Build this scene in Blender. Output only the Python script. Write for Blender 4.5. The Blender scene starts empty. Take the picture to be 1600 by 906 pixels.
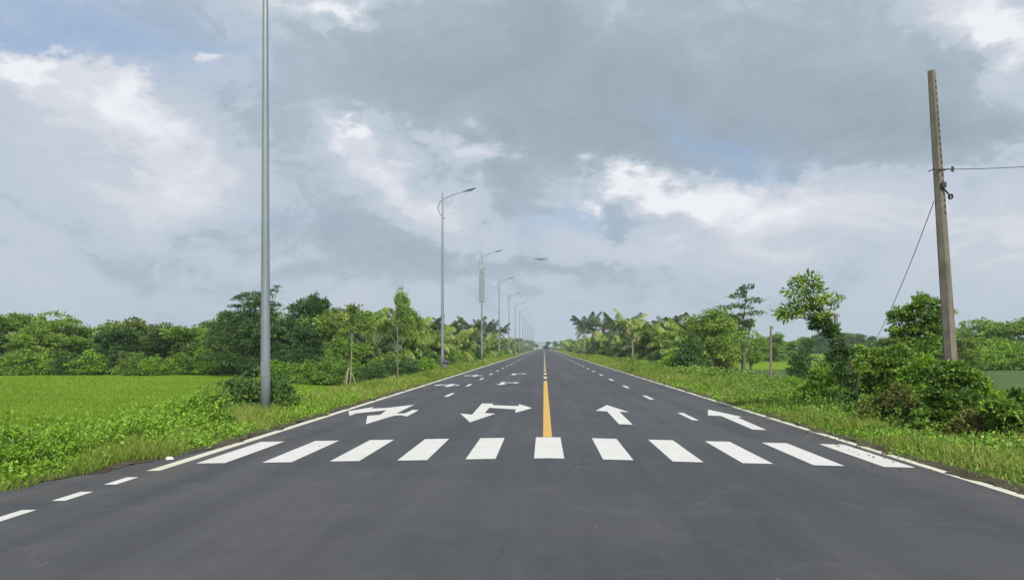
import bpy, math, random
import numpy as np
from mathutils import Vector

# ---------------------------------------------------------------- camera
F, CX, HY = 1250.0, 800.0, 543.0          # focal length, centre column and horizon row of the 1600 px photograph
YAW = math.atan(50.0 / F)
CAM = (-0.07, 0.0, 1.5)
sc = bpy.context.scene
cam_data = bpy.data.cameras.new("camera")
cam = bpy.data.objects.new("camera", cam_data)
sc.collection.objects.link(cam)
cam.location = CAM
cam.rotation_euler = (math.radians(90), 0, YAW)
cam_data.sensor_width = 36.0
cam_data.lens = 36.0 * F / 1600.0
cam_data.shift_y = (HY - 453.0) / 1600.0
cam_data.clip_start = 0.1
cam_data.clip_end = 9000.0
sc.camera = cam
sc.render.resolution_x, sc.render.resolution_y = 1024, 579

# ---------------------------------------------------------------- colour management
sc.view_settings.view_transform = 'Standard'
sc.view_settings.look = 'None'
sc.view_settings.exposure = 0.0
sc.view_settings.gamma = 1.0
sc.render.engine = 'CYCLES'
sc.cycles.max_bounces = 8
sc.cycles.transparent_max_bounces = 8
sc.cycles.volume_bounces = 1

# ---------------------------------------------------------------- sun
SUN_EL, SUN_AZ = math.radians(42), math.radians(163)      # azimuth clockwise from +Y: behind the camera, a little to its right
sun_data = bpy.data.lights.new("sun", 'SUN')
sun_data.energy = 4.7
sun_data.angle = math.radians(1.5)
sun_data.color = (1.0, 0.95, 0.87)
sun = bpy.data.objects.new("sun", sun_data)
sc.collection.objects.link(sun)
sd = Vector((math.sin(SUN_AZ) * math.cos(SUN_EL), math.cos(SUN_AZ) * math.cos(SUN_EL), math.sin(SUN_EL)))
sun.rotation_euler = sd.to_track_quat('Z', 'Y').to_euler()
sun.location = (0, -30, 60)

# ---------------------------------------------------------------- world: sky texture behind broken cloud
def srgb(r, g, b):
    f = lambda c: (c / 255 / 12.92) if c <= 10 else ((c / 255 + 0.055) / 1.055) ** 2.4
    return (f(r), f(g), f(b), 1.0)

class NT:
    """tiny node-tree writer"""
    def __init__(self, tree):
        self.t = tree; self.n = tree.nodes; self.l = tree.links
    def put(self, sock, v):
        if hasattr(v, 'bl_idname') or isinstance(v, bpy.types.NodeSocket): self.l.new(v, sock)
        else: sock.default_value = v
    def node(self, kind, **kw):
        n = self.n.new(kind)
        for k, v in kw.items(): setattr(n, k, v)
        return n
    def math(self, op, a, b=None, c=None, clamp=False):
        n = self.node('ShaderNodeMath', operation=op); n.use_clamp = clamp
        for i, v in enumerate((a, b, c)):
            if v is not None: self.put(n.inputs[i], v)
        return n.outputs[0]
    def vmath(self, op, a, b=None):
        n = self.node('ShaderNodeVectorMath', operation=op)
        self.put(n.inputs[0], a)
        if b is not None: self.put(n.inputs[1], b)
        return n.outputs['Value' if op in ('LENGTH', 'DOT_PRODUCT') else 'Vector']
    def noise(self, vec, scale, detail=4, rough=0.5, dist=0.0, out='Fac', dims='3D'):
        n = self.node('ShaderNodeTexNoise'); n.noise_dimensions = dims
        if vec is not None: self.l.new(vec, n.inputs['Vector'])
        n.inputs['Scale'].default_value = scale; n.inputs['Detail'].default_value = detail
        n.inputs['Roughness'].default_value = rough; n.inputs['Distortion'].default_value = dist
        return n.outputs[out]
    def ramp(self, fac, stops, interp='LINEAR'):
        n = self.node('ShaderNodeValToRGB'); n.color_ramp.interpolation = interp
        e = n.color_ramp.elements
        while len(e) > 1: e.remove(e[-1])
        e[0].position, e[0].color = stops[0]
        for p, c in stops[1:]:
            x = e.new(p); x.color = c
        self.l.new(fac, n.inputs[0]); return n.outputs[0]
    def mix(self, fac, a, b, blend='MIX'):
        n = self.node('ShaderNodeMix', data_type='RGBA', blend_type=blend)
        self.put(n.inputs[0], fac); self.put(n.inputs[6], a); self.put(n.inputs[7], b)
        return n.outputs[2]
    def mapr(self, v, a, b, c=0.0, d=1.0, smooth=True):
        n = self.node('ShaderNodeMapRange'); n.interpolation_type = 'SMOOTHSTEP' if smooth else 'LINEAR'
        self.put(n.inputs[0], v)
        for i, x in enumerate((a, b, c, d)): n.inputs[1 + i].default_value = x
        return n.outputs[0]

world = bpy.data.worlds.new("World"); sc.world = world; world.use_nodes = True
w = NT(world.node_tree); w.n.clear()
out = w.node('ShaderNodeOutputWorld'); bg = w.node('ShaderNodeBackground'); bg.inputs[1].default_value = 0.1
w.l.new(bg.outputs[0], out.inputs[0])
sky = w.node('ShaderNodeTexSky', sky_type='NISHITA'); sky.sun_disc = False
sky.sun_elevation, sky.sun_rotation = SUN_EL, SUN_AZ
sky.air_density, sky.dust_density, sky.ozone_density = 1.0, 1.5, 1.2
tc = w.node('ShaderNodeTexCoord'); sep = w.node('ShaderNodeSeparateXYZ'); w.l.new(tc.outputs['Generated'], sep.inputs[0])
azi = w.math('ARCTAN2', sep.outputs[0], sep.outputs[1]); ele = w.math('ARCSINE', sep.outputs[2])
comb = w.node('ShaderNodeCombineXYZ'); w.l.new(azi, comb.inputs[0]); w.l.new(ele, comb.inputs[1])
base = comb.outputs[0]
st = w.vmath('MULTIPLY', base, (1.0, 1.7, 1.0))
# cloud outlines are pushed about by noise
warp = w.vmath('SUBTRACT', w.noise(st, 7.0, 6, 0.58, 0, 'Color'), (0.5, 0.5, 0.5))
warp2 = w.vmath('MULTIPLY', warp, (0.17, 0.10, 0.0))
warp3 = w.vmath('MULTIPLY', w.vmath('SUBTRACT', w.noise(st, 26.0, 5, 0.6, 0, 'Color'), (0.5, 0.5, 0.5)), (0.08, 0.06, 0.0))
wc = w.vmath('ADD', w.vmath('ADD', base, warp2), warp3)
def ang(px, py):
    return (math.atan((px - CX) / F) - YAW, math.atan((HY - py) / F * math.cos(math.atan((px - CX) / F))))
def blob(px, py, sx, sy, rot, wt):
    a, e = ang(px, py)
    m = w.node('ShaderNodeMapping', vector_type='TEXTURE'); w.l.new(wc, m.inputs[0])
    m.inputs['Location'].default_value = (a, e, 0); m.inputs['Rotation'].default_value = (0, 0, math.radians(-rot))
    m.inputs['Scale'].default_value = (sx / F, sy / F, 1)
    d = w.vmath('DOT_PRODUCT', m.outputs[0], m.outputs[0])
    return w.math('MULTIPLY', w.math('EXPONENT', w.math('MULTIPLY', d, -1.0)), wt)
def total(lst, start):
    v = start
    for b in lst: v = w.math('ADD', blob(*b), v)
    return v
clouds = [(1100, 150, 420, 120, 0, -.27), (820, 90, 240, 130, 8, -.16), (1480, 215, 210, 60, 4, -.25), (1060, 245, 190, 40, 4, -.2),
          (620, 110, 150, 90, 0, -.10), (90, 125, 130, 36, 30, .2), (200, 175, 120, 36, 46, .17), (290, 260, 60, 90, 60, .10), (130, 270, 170, 90, 0, .0), (60, 240, 90, 60, 0, -.06),
          (330, 250, 90, 60, 30, .16), (75, 100, 26, 14, 0, .35), (210, 135, 30, 30, 0, .25), (320, 95, 26, 14, 10, .35), (250, 330, 160, 60, 10, .1),
          (562, 192, 34, 15, 15, .42), (520, 215, 28, 22, 30, .3), (610, 270, 100, 42, 42, .28), (745, 218, 46, 26, 12, .5), (670, 210, 40, 16, 20, .25),
          (690, 345, 90, 50, 20, .2), (958, 262, 26, 28, 60, .5), (905, 322, 18, 18, 0, .5), (1020, 298, 80, 30, 16, .4), (1120, 305, 140, 40, 12, .32),
          (1330, 300, 230, 55, 0, .2), (1540, 380, 120, 60, 0, .14), (1560, 30, 75, 40, 35, .5), (1595, 90, 40, 50, 0, .35), (1590, 290, 60, 30, 0, .1),
          (515, 6, 38, 20, 0, .5), (450, 0, 60, 22, 0, .25), (960, 385, 110, 26, 8, .16), (1150, 400, 200, 40, 0, .08),
          (330, 405, 300, 40, 0, -.12), (560, 360, 120, 48, 28, -.18), (850, 425, 180, 18, 0, -.16), (985, 340, 70, 26, 10, -.16), (780, 290, 40, 60, 0, -.14),
          (430, 180, 90, 60, 0, -.08), (60, 330, 120, 30, 0, -.06), (-700, 200, 500, 200, 0, .15), (2300, 200, 400, 200, 0, .15)]
V = total(clouds, 0.50)
det = w.noise(st, 8.5, 12, 0.66, 0.9); big = w.noise(w.vmath('ADD', st, (5.3, 2.1, 0)), 3.2, 4, 0.5, 0.4)
V = w.math('ADD', V, w.math('MULTIPLY', w.math('SUBTRACT', det, 0.5), 0.58))
V = w.math('ADD', V, w.math('MULTIPLY', w.math('SUBTRACT', big, 0.5), 0.34))
V = w.math('ADD', w.math('SUBTRACT', V, 0.05), w.math('ADD', w.math('MULTIPLY', w.mapr(V, 0.64, 0.70), 0.08), w.math('MULTIPLY', w.mapr(V, 0.40, 0.46), 0.06)))
V = w.math('ADD', 0.51, w.math('MULTIPLY', w.math('SUBTRACT', V, 0.51), 0.95))
col = w.ramp(V, [(0.0, srgb(152, 165, 177)), (0.25, srgb(165, 179, 192)), (0.42, srgb(179, 192, 205)), (0.5, srgb(190, 202, 215)), (0.66, srgb(202, 209, 220)),
                 (0.85, srgb(218, 222, 231)), (1.05 - .05, srgb(240, 242, 247))])
lowf = w.mapr(ele, 0.012, 0.10, 1.0, 0.0)
col = w.mix(w.math('MULTIPLY', lowf, 0.6), col, srgb(184, 199, 214))
blue = total([(110, 45, 170, 48, 0, 1.0), (30, 70, 60, 30, 0, .5), (320, 70, 60, 25, 0, .4), (1100, 205, 70, 22, 20, .55), (1160, 230, 60, 20, 10, .5), (895, 345, 70, 16, 0, .5),
              (440, 345, 90, 20, 0, .15), (1190, 270, 40, 20, 0, .3)], 0.0)
blue = w.math('MULTIPLY', blue, w.mapr(det, 0.3, 0.62, 0.65, 1.0), clamp=True)
blue = w.math('MULTIPLY', blue, w.mapr(V, 0.55, 0.85, 1.0, 0.0))
col = w.mix(w.math('MULTIPLY', blue, 0.75), col, srgb(158, 187, 226))
colx = w.vmath('SCALE', col); colx.node.inputs['Scale'].default_value = 10.0
fin = w.mix(w.math('SUBTRACT', 0.97, w.math('MULTIPLY', blue, 0.25)), sky.outputs[0], colx)
w.l.new(fin, bg.inputs[0])

world.cycles.sampling_method = 'MANUAL'; world.cycles.sample_map_resolution = 256

# ---------------------------------------------------------------- helpers
RG = (math.cos(YAW), math.sin(YAW)); FW = (-math.sin(YAW), math.cos(YAW))
def at(px, py, Z):
    """world point seen at photo pixel (px, py) at depth Z metres"""
    s = (px - CX) / F * Z
    return (CAM[0] + FW[0] * Z + RG[0] * s, CAM[1] + FW[1] * Z + RG[1] * s, CAM[2] + (HY - py) / F * Z)
def road_z(x): return -0.021 * abs(x)
def gz(x, y):
    ax = abs(x)
    if ax < 5.0: return road_z(x)
    if x < 0: xs, zs = (5.0, 6.6, 7.7, 9.7), (-0.15, -0.16, -0.20, -1.0)
    else: xs, zs = (5.0, 6.0, 10.5, 13.5), (-0.15, -0.13, -0.15, -1.0)
    return float(np.interp(ax, xs, zs))
def gzv(x):
    ax = np.abs(x)
    return np.where(x < 0, np.interp(ax, (5.0, 6.6, 7.7, 9.7), (-0.15, -0.16, -0.20, -1.0)), np.interp(ax, (5.0, 6.0, 10.5, 13.5), (-0.15, -0.13, -0.15, -1.0)))
def foot(px, Z, dz=0.0):
    x, y, _ = at(px, HY, Z); return (x, y, gz(x, y) + dz)
def hit(px, py, dz=0.004):
    """pixel of a painted marking -> point on the cambered road"""
    Z = 20.0
    for _ in range(12):
        x, y, z = at(px, py, Z); Z = F * (CAM[2] - road_z(x)) / (py - HY)
    x, y, z = at(px, py, Z); return (x, y, road_z(x) + dz)

def link(o, parent=None):
    sc.collection.objects.link(o)
    if parent: o.parent = parent
    return o
def tag(o, label=None, cat=None, group=None, kind=None):
    for k, v in (('label', label), ('category', cat), ('group', group), ('kind', kind)):
        if v: o[k] = v
    return o
def empty(name, loc=(0, 0, 0), rz=0.0):
    o = bpy.data.objects.new(name, None); link(o); o.location = loc; o.rotation_euler = (0, 0, rz); o.empty_display_size = 0.2
    return o
def new_mesh(name, verts, faces, mat, smooth=False, tint=None):
    me = bpy.data.meshes.new(name)
    if isinstance(faces, np.ndarray):
        v = np.asarray(verts, dtype=np.float32); nf, k = faces.shape
        me.vertices.add(len(v)); me.vertices.foreach_set('co', v.ravel())
        me.loops.add(nf * k); me.loops.foreach_set('vertex_index', faces.astype(np.int32).ravel())
        me.polygons.add(nf); me.polygons.foreach_set('loop_start', np.arange(0, nf * k, k, dtype=np.int32))
        me.update(calc_edges=True)
    else:
        me.from_pydata([tuple(v) for v in verts], [], faces); me.update()
    if smooth: me.polygons.foreach_set('use_smooth', np.ones(len(me.polygons), dtype=bool))
    if tint is not None:
        a = me.attributes.new('tint', 'FLOAT', 'FACE'); a.data.foreach_set('value', np.asarray(tint, dtype=np.float32))
    me.materials.append(mat)
    return me
def obj(name, me, parent=None, loc=(0, 0, 0)):
    o = bpy.data.objects.new(name, me); link(o, parent); o.location = loc; return o

class MB:
    """mesh builder for hard objects"""
    def __init__(self): self.v = []; self.f = []
    def tube(self, pts, radii, seg=12, cap=True):
        pts = [Vector(p) for p in pts]; n0 = len(self.v); ref = None
        for i, p in enumerate(pts):
            d = (pts[min(i + 1, len(pts) - 1)] - pts[max(i - 1, 0)]).normalized()
            if ref is None: ref = Vector((0, 1, 0)) if abs(d.y) < 0.9 else Vector((1, 0, 0))
            a = (ref - d * ref.dot(d)).normalized(); b = d.cross(a); ref = a
            for k in range(seg):
                t = 2 * math.pi * k / seg
                self.v.append(p + (a * math.cos(t) + b * math.sin(t)) * radii[i])
        for i in range(len(pts) - 1):
            for k in range(seg):
                k2 = (k + 1) % seg; o = n0 + i * seg
                self.f.append((o + k, o + k2, o + seg + k2, o + seg + k))
        if cap:
            self.f.append(tuple(n0 + k for k in range(seg))[::-1]); o = n0 + (len(pts) - 1) * seg
            self.f.append(tuple(o + k for k in range(seg)))
        return self
    def box(self, c, s, taper=1.0, m=None):
        n = len(self.v); hx, hy, hz = s[0] / 2, s[1] / 2, s[2] / 2
        for z, t in ((-hz, 1.0), (hz, taper)):
            for x, y in ((-hx, -hy), (hx, -hy), (hx, hy), (-hx, hy)):
                p = Vector((x * t, y * t, z))
                if m is not None: p = m @ p
                self.v.append(p + Vector(c))
        for q in ((3, 2, 1, 0), (4, 5, 6, 7), (0, 1, 5, 4), (1, 2, 6, 5), (2, 3, 7, 6), (3, 0, 4, 7)): self.f.append(tuple(n + i for i in q))
        return self
    def build(self, name, mat, parent=None, smooth=False, bevel=0.0):
        me = new_mesh(name, self.v, self.f, mat, False)
        if smooth:
            for p in me.polygons: p.use_smooth = len(p.vertices) == 4
        o = obj(name, me, parent)
        if bevel: b = o.modifiers.new('bevel', 'BEVEL'); b.width = bevel; b.segments = 2; b.limit_method = 'ANGLE'
        return o

# ---------------------------------------------------------------- materials
MATS = {}
def material(name):
    m = bpy.data.materials.new(name); m.use_nodes = True; t = NT(m.node_tree); t.n.clear()
    o = t.node('ShaderNodeOutputMaterial'); p = t.node('ShaderNodeBsdfPrincipled'); t.l.new(p.outputs[0], o.inputs[0])
    MATS[name] = m; return m, t, p, o
def bump(t, p, h, strength, dist):
    b = t.node('ShaderNodeBump'); b.inputs['Strength'].default_value = strength; b.inputs['Distance'].default_value = dist
    t.l.new(h, b.inputs['Height']); t.l.new(b.outputs[0], p.inputs['Normal'])
def C(r, g, b): return (r, g, b, 1.0)
def plain(name, col, rough=0.6, metal=0.0, var=0.15, scale=3.0, bmp=0.0, stretch=(1, 1, 1)):
    m, t, p, o = material(name); tc = t.node('ShaderNodeTexCoord')
    v = t.vmath('MULTIPLY', tc.outputs['Object'], stretch)
    n = t.noise(v, scale, 8, 0.65); n2 = t.noise(v, scale * 9, 4, 0.6)
    k = t.math('ADD', t.math('MULTIPLY', n, 0.7), t.math('MULTIPLY', n2, 0.3))
    lo = [c * (1 - var * 1.6) for c in col[:3]] + [1]; hi = [min(1, c * (1 + var)) for c in col[:3]] + [1]
    t.l.new(t.ramp(k, [(0.3, lo), (0.7, hi)]), p.inputs['Base Color'])
    t.put(p.inputs['Roughness'], t.mapr(n, 0.3, 0.7, rough - 0.08, min(1, rough + 0.1), False)); p.inputs['Metallic'].default_value = metal
    if bmp: bump(t, p, n2, bmp, 0.01)
    return m
def foliage(name, stops, rough=0.55, trans=0.32, objvar=0.3, tcol=None, spec=0.3):
    """leaf colour runs over the per-leaf 'tint'; objects differ a little from each other"""
    m, t, p, o = material(name)
    a = t.node('ShaderNodeAttribute', attribute_name='tint'); oi = t.node('ShaderNodeObjectInfo')
    f = t.math('ADD', a.outputs['Fac'], t.math('MULTIPLY', t.math('SUBTRACT', oi.outputs['Random'], 0.5), objvar), clamp=True)
    c = t.ramp(f, stops)
    t.l.new(c, p.inputs['Base Color']); p.inputs['Roughness'].default_value = rough; p.inputs['Specular IOR Level'].default_value = spec
    tr = t.node('ShaderNodeBsdfTranslucent'); t.l.new(t.mix(0.35, c, C(0.16, 0.24, 0.02)), tr.inputs[0])
    mx = t.node('ShaderNodeMixShader'); mx.inputs[0].default_value = trans
    t.l.new(p.outputs[0], mx.inputs[1]); t.l.new(tr.outputs[0], mx.inputs[2]); t.l.new(mx.outputs[0], o.inputs[0])
    return m

foliage('leaf_green', [(0, C(0.071, 0.140, 0.029)), (.45, C(0.156, 0.284, 0.043)), (.8, C(0.265, 0.410, 0.059)), (1, C(0.409, 0.502, 0.085))])
foliage('leaf_dark', [(0, C(0.031, 0.078, 0.030)), (.5, C(0.064, 0.146, 0.043)), (1, C(0.131, 0.239, 0.060))])
foliage('leaf_bright', [(0, C(0.103, 0.212, 0.025)), (.5, C(0.198, 0.379, 0.035)), (1, C(0.344, 0.529, 0.054))])
foliage('leaf_olive', [(0, C(0.068, 0.114, 0.031)), (.5, C(0.162, 0.225, 0.051)), (.85, C(0.272, 0.313, 0.076)), (1, C(0.374, 0.332, 0.136))])
foliage('leaf_rust', [(0, C(0.069, 0.094, 0.025)), (.4, C(0.147, 0.180, 0.040)), (.8, C(0.254, 0.232, 0.064)), (1, C(0.370, 0.253, 0.100))])
foliage('palm_leaf', [(0, C(0.070, 0.143, 0.022)), (.5, C(0.174, 0.276, 0.039)), (.85, C(0.298, 0.400, 0.067)), (1, C(0.471, 0.458, 0.122))], rough=0.42, spec=0.5)
foliage('palm_leaf_dark', [(0, C(0.031, 0.063, 0.028)), (.5, C(0.063, 0.119, 0.042)), (1, C(0.140, 0.182, 0.063))], rough=0.45, spec=0.5)
foliage('palm_leaf_dry', [(0, C(0.130, 0.085, 0.045)), (1, C(0.280, 0.200, 0.110))], trans=0.1)
foliage('grass_blade', [(0, C(0.102, 0.162, 0.023)), (.5, C(0.190, 0.283, 0.037)), (.8, C(0.286, 0.350, 0.059)), (1, C(0.464, 0.404, 0.157))], objvar=0, trans=0.35)
foliage('rice_blade', [(0, C(0.112, 0.213, 0.011)), (.5, C(0.146, 0.255, 0.013)), (1, C(0.179, 0.287, 0.020))], objvar=0, trans=0.4)
plain('bark', C(.11, .09, .07), 0.9, 0, .35, 9, .6, (1, 1, .3))
plain('bark_dark', C(.035, .028, .022), 0.9, 0, .35, 9, .6, (1, 1, .3))
plain('bark_pale', C(.24, .22, .17), 0.85, 0, .3, 9, .5, (1, 1, .3))
plain('galvanised', C(.25, .285, .31), 0.45, 0.35, .12, 1.4, 0, (1, 1, .25))
plain('lamp_dark', C(.05, .055, .06), 0.45, 0.2, .1)
plain('lens_glass', C(.35, .36, .36), 0.2, 0.0, .1)
plain('bamboo', C(.33, .29, .15), 0.7, 0, .3, 12, 0, (1, 1, .3))
plain('steel_rusty', C(.06, .05, .045), 0.7, 0.3, .3)
plain('cable_black', C(.02, .02, .022), 0.6)
plain('soil', C(.10, .085, .055), 0.95, 0, .35, 2.0, .6)
plain('building_white', C(.30, .34, .38), 0.8); plain('window_dark', C(.06, .08, .10), 0.3); plain('roof_grey', C(.30, .33, .36), 0.7)
plain('bird_dark', C(.03, .03, .032), 0.8)
plain('litter_white', C(.75, .75, .72), 0.5)

# concrete with grime that runs down the shaft
m, t, p, o = material('old_concrete'); tcx = t.node('ShaderNodeTexCoord')
n1 = t.noise(tcx.outputs['Object'], 2.2, 8, .65); n2 = t.noise(t.vmath('MULTIPLY', tcx.outputs['Object'], (14, 14, .9)), 1.0, 5, .6); n3 = t.noise(tcx.outputs['Object'], 45, 3, .6)
k = t.math('ADD', t.math('ADD', t.math('MULTIPLY', n1, .45), t.math('MULTIPLY', n2, .35)), t.math('MULTIPLY', n3, .2))
t.l.new(t.ramp(k, [(.34, C(.07, .06, .05)), (.5, C(.155, .135, .108)), (.64, C(.24, .215, .175))]), p.inputs['Base Color']); p.inputs['Roughness'].default_value = .9
bump(t, p, n3, .5, .008)

# asphalt: aggregate grain, paler wheel tracks along the lanes, dusty edges
m, t, p, o = material('asphalt'); tcx = t.node('ShaderNodeTexCoord'); P = tcx.outputs['Object']
sx = t.node('ShaderNodeSeparateXYZ'); t.l.new(P, sx.inputs[0])
grain = t.noise(P, 130, 3, .7); mid = t.noise(P, 34, 6, .75); big = t.noise(t.vmath('MULTIPLY', P, (1, .25, 1)), .55, 5, .6, .6)
streak = t.noise(t.vmath('MULTIPLY', P, (1.6, .035, 1)), 1.0, 5, .6)
k = t.math('ADD', t.math('ADD', t.math('MULTIPLY', grain, .34), t.math('MULTIPLY', mid, .16)), t.math('ADD', t.math('MULTIPLY', big, .3), t.math('MULTIPLY', streak, .2)))
c = t.ramp(k, [(.38, C(.030, .031, .036)), (.5, C(.052, .053, .060)), (.61, C(.086, .087, .093))])
dust = t.math('MULTIPLY', t.mapr(t.math('ABSOLUTE', sx.outputs[0]), 3.4, 5.6), t.mapr(t.noise(P, 1.1, 6, .65), .35, .7))
c = t.mix(t.math('MULTIPLY', dust, .45), c, C(.11, .10, .08))
track = t.noise(t.vmath('MULTIPLY', P, (1.1, .02, 1)), 1.3, 2, .4)
c = t.mix(t.math('MULTIPLY', t.mapr(track, .52, .62), .35), c, C(.036, .037, .041))
patch_ = t.mapr(t.noise(t.vmath('ADD', P, (1, 9, 0)), 1.6, 7, .7, .8), .52, .64)
c = t.mix(t.math('MULTIPLY', patch_, .22), c, C(.105, .105, .106))
near = t.mapr(t.noise(t.vmath('ADD', P, (7, 3, 0)), .28, 4, .6, .5), .42, .66)
c = t.mix(t.math('MULTIPLY', near, .3), c, C(.09, .089, .086))
v = t.node('ShaderNodeTexVoronoi'); v.inputs['Scale'].default_value = 2.3; t.l.new(P, v.inputs['Vector'])
chip = t.mapr(v.outputs['Distance'], .018, .03, 1, 0)
c = t.mix(t.math('MULTIPLY', chip, .6), c, C(.3, .29, .27))
t.l.new(c, p.inputs['Base Color']); t.put(p.inputs['Roughness'], t.mapr(big, .35, .65, .62, .8)); p.inputs['Specular IOR Level'].default_value = .35
bump(t, p, t.math('ADD', grain, t.math('MULTIPLY', mid, .6)), .5, .006)

def paint(name, col, wear):
    m, t, p, o = material(name); tcx = t.node('ShaderNodeTexCoord'); P = tcx.outputs['Object']
    n = t.noise(P, 26, 8, .75); n2 = t.noise(P, 2.0, 5, .6); g = t.noise(P, 150, 2, .6)
    c = t.mix(t.mapr(n2, .4, .7, 0, .35), col, C(col[0] * .82, col[1] * .80, col[2] * .72))
    c = t.mix(t.mapr(t.math('ADD', t.math('MULTIPLY', n, .7), t.math('MULTIPLY', g, .3)), .575, .70, 0, wear), c, C(.09, .09, .095))
    t.l.new(c, p.inputs['Base Color']); p.inputs['Roughness'].default_value = .6; bump(t, p, g, .3, .004); return m
paint('paint_white', C(.60, .60, .57), .9); paint('paint_yellow', C(.58, .36, .07), .8); paint('paint_cream', C(.60, .47, .24), .8); paint('paint_edge', C(.60, .58, .47), 1.0)

def ground_mat(name, stops, scale, fine=30, bmp=.6, stretch=(1, 1, 1)):
    m, t, p, o = material(name); tcx = t.node('ShaderNodeTexCoord'); P = t.vmath('MULTIPLY', tcx.outputs['Object'], stretch)
    a = t.noise(P, scale, 8, .65, .5); b = t.noise(P, fine, 5, .7)
    k = t.math('ADD', t.math('MULTIPLY', a, .65), t.math('MULTIPLY', b, .35))
    t.l.new(t.ramp(k, stops), p.inputs['Base Color']); p.inputs['Roughness'].default_value = .95; p.inputs['Specular IOR Level'].default_value = .1
    bump(t, p, b, bmp, .05); return m
ground_mat('verge_soil', [(.32, C(.09, .085, .035)), (.5, C(.13, .17, .035)), (.65, C(.18, .23, .05))], .7)
ground_mat('rice_field', [(.34, C(.10, .18, .011)), (.5, C(.14, .235, .013)), (.62, C(.17, .265, .017))], .10, 6, .8, (1, 2.2, 1))
ground_mat('dark_field', [(.34, C(.05, .085, .03)), (.5, C(.075, .12, .04)), (.62, C(.10, .15, .05))], .3, 8, .8)
ground_mat('plain', [(.34, C(.06, .11, .022)), (.5, C(.09, .15, .03)), (.62, C(.13, .19, .04))], .02, 1.0, .5)

# ---------------------------------------------------------------- ground, verges, fields
def grid(name, xs, ys, zf, mat):
    X, Y = np.meshgrid(xs, ys); Z = zf(X, Y); v = np.stack([X.ravel(), Y.ravel(), Z.ravel()], 1)
    nx, ny = len(xs), len(ys); i = np.arange(nx - 1)[None, :] + np.arange(ny - 1)[:, None] * nx; i = i.ravel()
    f = np.stack([i, i + 1, i + nx + 1, i + nx], 1)
    return obj(name, new_mesh(name, v, f, MATS[mat], True))
def lump(X, Y, s=1.0): return (np.sin(X * 1.7 + np.sin(Y * .63) * 2) * np.cos(Y * .9 + X * .4) * .5 + np.sin(X * 4.1 + Y * 2.3) * .25) * s
tag(grid('ground', np.array([-4000, -1000, -300, -100, -50, 0, 50, 100, 300, 1000, 4000.]), np.array([-200, -20, 0, 50, 100, 200, 400, 800, 1500, 4000, 7000.]), lambda X, Y: X * 0 - 1.35, 'plain'), kind='structure')
yv = np.concatenate([np.arange(-25, 80, .6), np.arange(80, 300, 3.), np.arange(300, 905, 12.)])
def vz(X, Y):
    inner = np.interp(np.abs(X), (6.8, 8.5), (0, 1)); return gzv(X) - .03 + lump(X, Y, .10) * inner + np.where((X > 12.8) | (X < -10.5), -.4, 0)
tag(grid('verge_left', -np.array([12.0, 11.0, 10.2, 9.7, 9.3, 8.8, 8.4, 8.0, 7.7, 7.2, 6.6, 6.0, 5.3, 4.7]), yv, vz, 'verge_soil'), kind='structure')
tag(grid('verge_right', np.array([4.7, 5.3, 6.0, 6.7, 7.5, 8.3, 9.1, 9.9, 10.7, 11.5, 12.2, 12.9, 13.6, 14.3]), yv, vz, 'verge_soil'), kind='structure')
def sheet(name, x0, x1, y0, y1, z, mat, n=60):
    return tag(grid(name, np.linspace(x0, x1, n), np.linspace(y0, y1, n), lambda X, Y: z + lump(X * .3, Y * .3, .03), mat), kind='structure')
sheet('rice_field', -140, -9.4, -5, 84, -1.04, 'rice_field')
sheet('field_right', 12.9, 120, 8, 47.5, -1.08, 'rice_field')
sheet('dark_field', 13.0, 120, 47.7, 92, -1.06, 'dark_field')
sheet('far_field', 22.0, 320, 93, 330, -1.05, 'rice_field')

# ---------------------------------------------------------------- road and its markings
def road_mesh():
    ys = np.concatenate([np.arange(-25, 40, 1.0), np.arange(40, 200, 5.), np.arange(200, 905, 20.)])
    verts, faces = [], []
    for y in ys:
        flare = max(0.0, (13.5 - y)) ** 1.35 * 0.115
        xs = [-5.33 - min(flare, 16), -5.0, -3.5, -1.7, 0, 1.7, 3.5, 5.0, 5.22]
        for x in xs: verts.append((x, y, road_z(x) if abs(x) < 5.6 else road_z(5.6) - (abs(x) - 5.6) * .004))
    for j in range(len(ys) - 1):
        for i in range(8):
            a = j * 9 + i; faces.append((a, a + 1, a + 10, a + 9))
    return new_mesh('road', verts, faces, MATS['asphalt'], True)
road = tag(obj('road', road_mesh()), kind='structure')
def flat_poly(name, pts, mat):
    return obj(name, new_mesh(name, pts, [tuple(range(len(pts)))], MATS[mat]), road)
def strip(name, x0, x1, y0, y1, mat, h=.004, parent=road):
    xs = [x0, 0.0, x1] if x0 < 0 < x1 else [x0, x1]
    n = max(1, int((y1 - y0) / 4)); ys = [y0 + (y1 - y0) * i / n for i in range(n + 1)] if n < 60 else list(np.linspace(y0, y1, 60))
    v = [(x, y, road_z(x) + h) for y in ys for x in xs]; k = len(xs)
    f = [(j * k + i, j * k + i + 1, (j + 1) * k + i + 1, (j + 1) * k + i) for j in range(len(ys) - 1) for i in range(k - 1)]
    return obj(name, new_mesh(name, v, f, MATS[mat]), parent)
for i in range(-5, 6):
    c = i * .935 + (.0 if i else 0); strip('crosswalk_stripe', c - .205, c + .205, 10.86 + .02 * (i % 2), 13.42, 'paint_white')
strip('edge_line', -5.26, -5.08, 10.25, 900, 'paint_edge')
strip('edge_line', 5.02, 5.16, -20, 900, 'paint_edge')
for k in range(9): y = 9.2 - k * 1.0; strip('edge_dash', -5.24, -5.09, y, y + .53, 'paint_white')
strip('centre_line', -.085, .065, 13.46, 36.0, 'paint_yellow')
for k in range(60): y = 38.5 + k * 6.0; strip('centre_dash', -.08, .07, y, y + 3.2, 'paint_cream')
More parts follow.
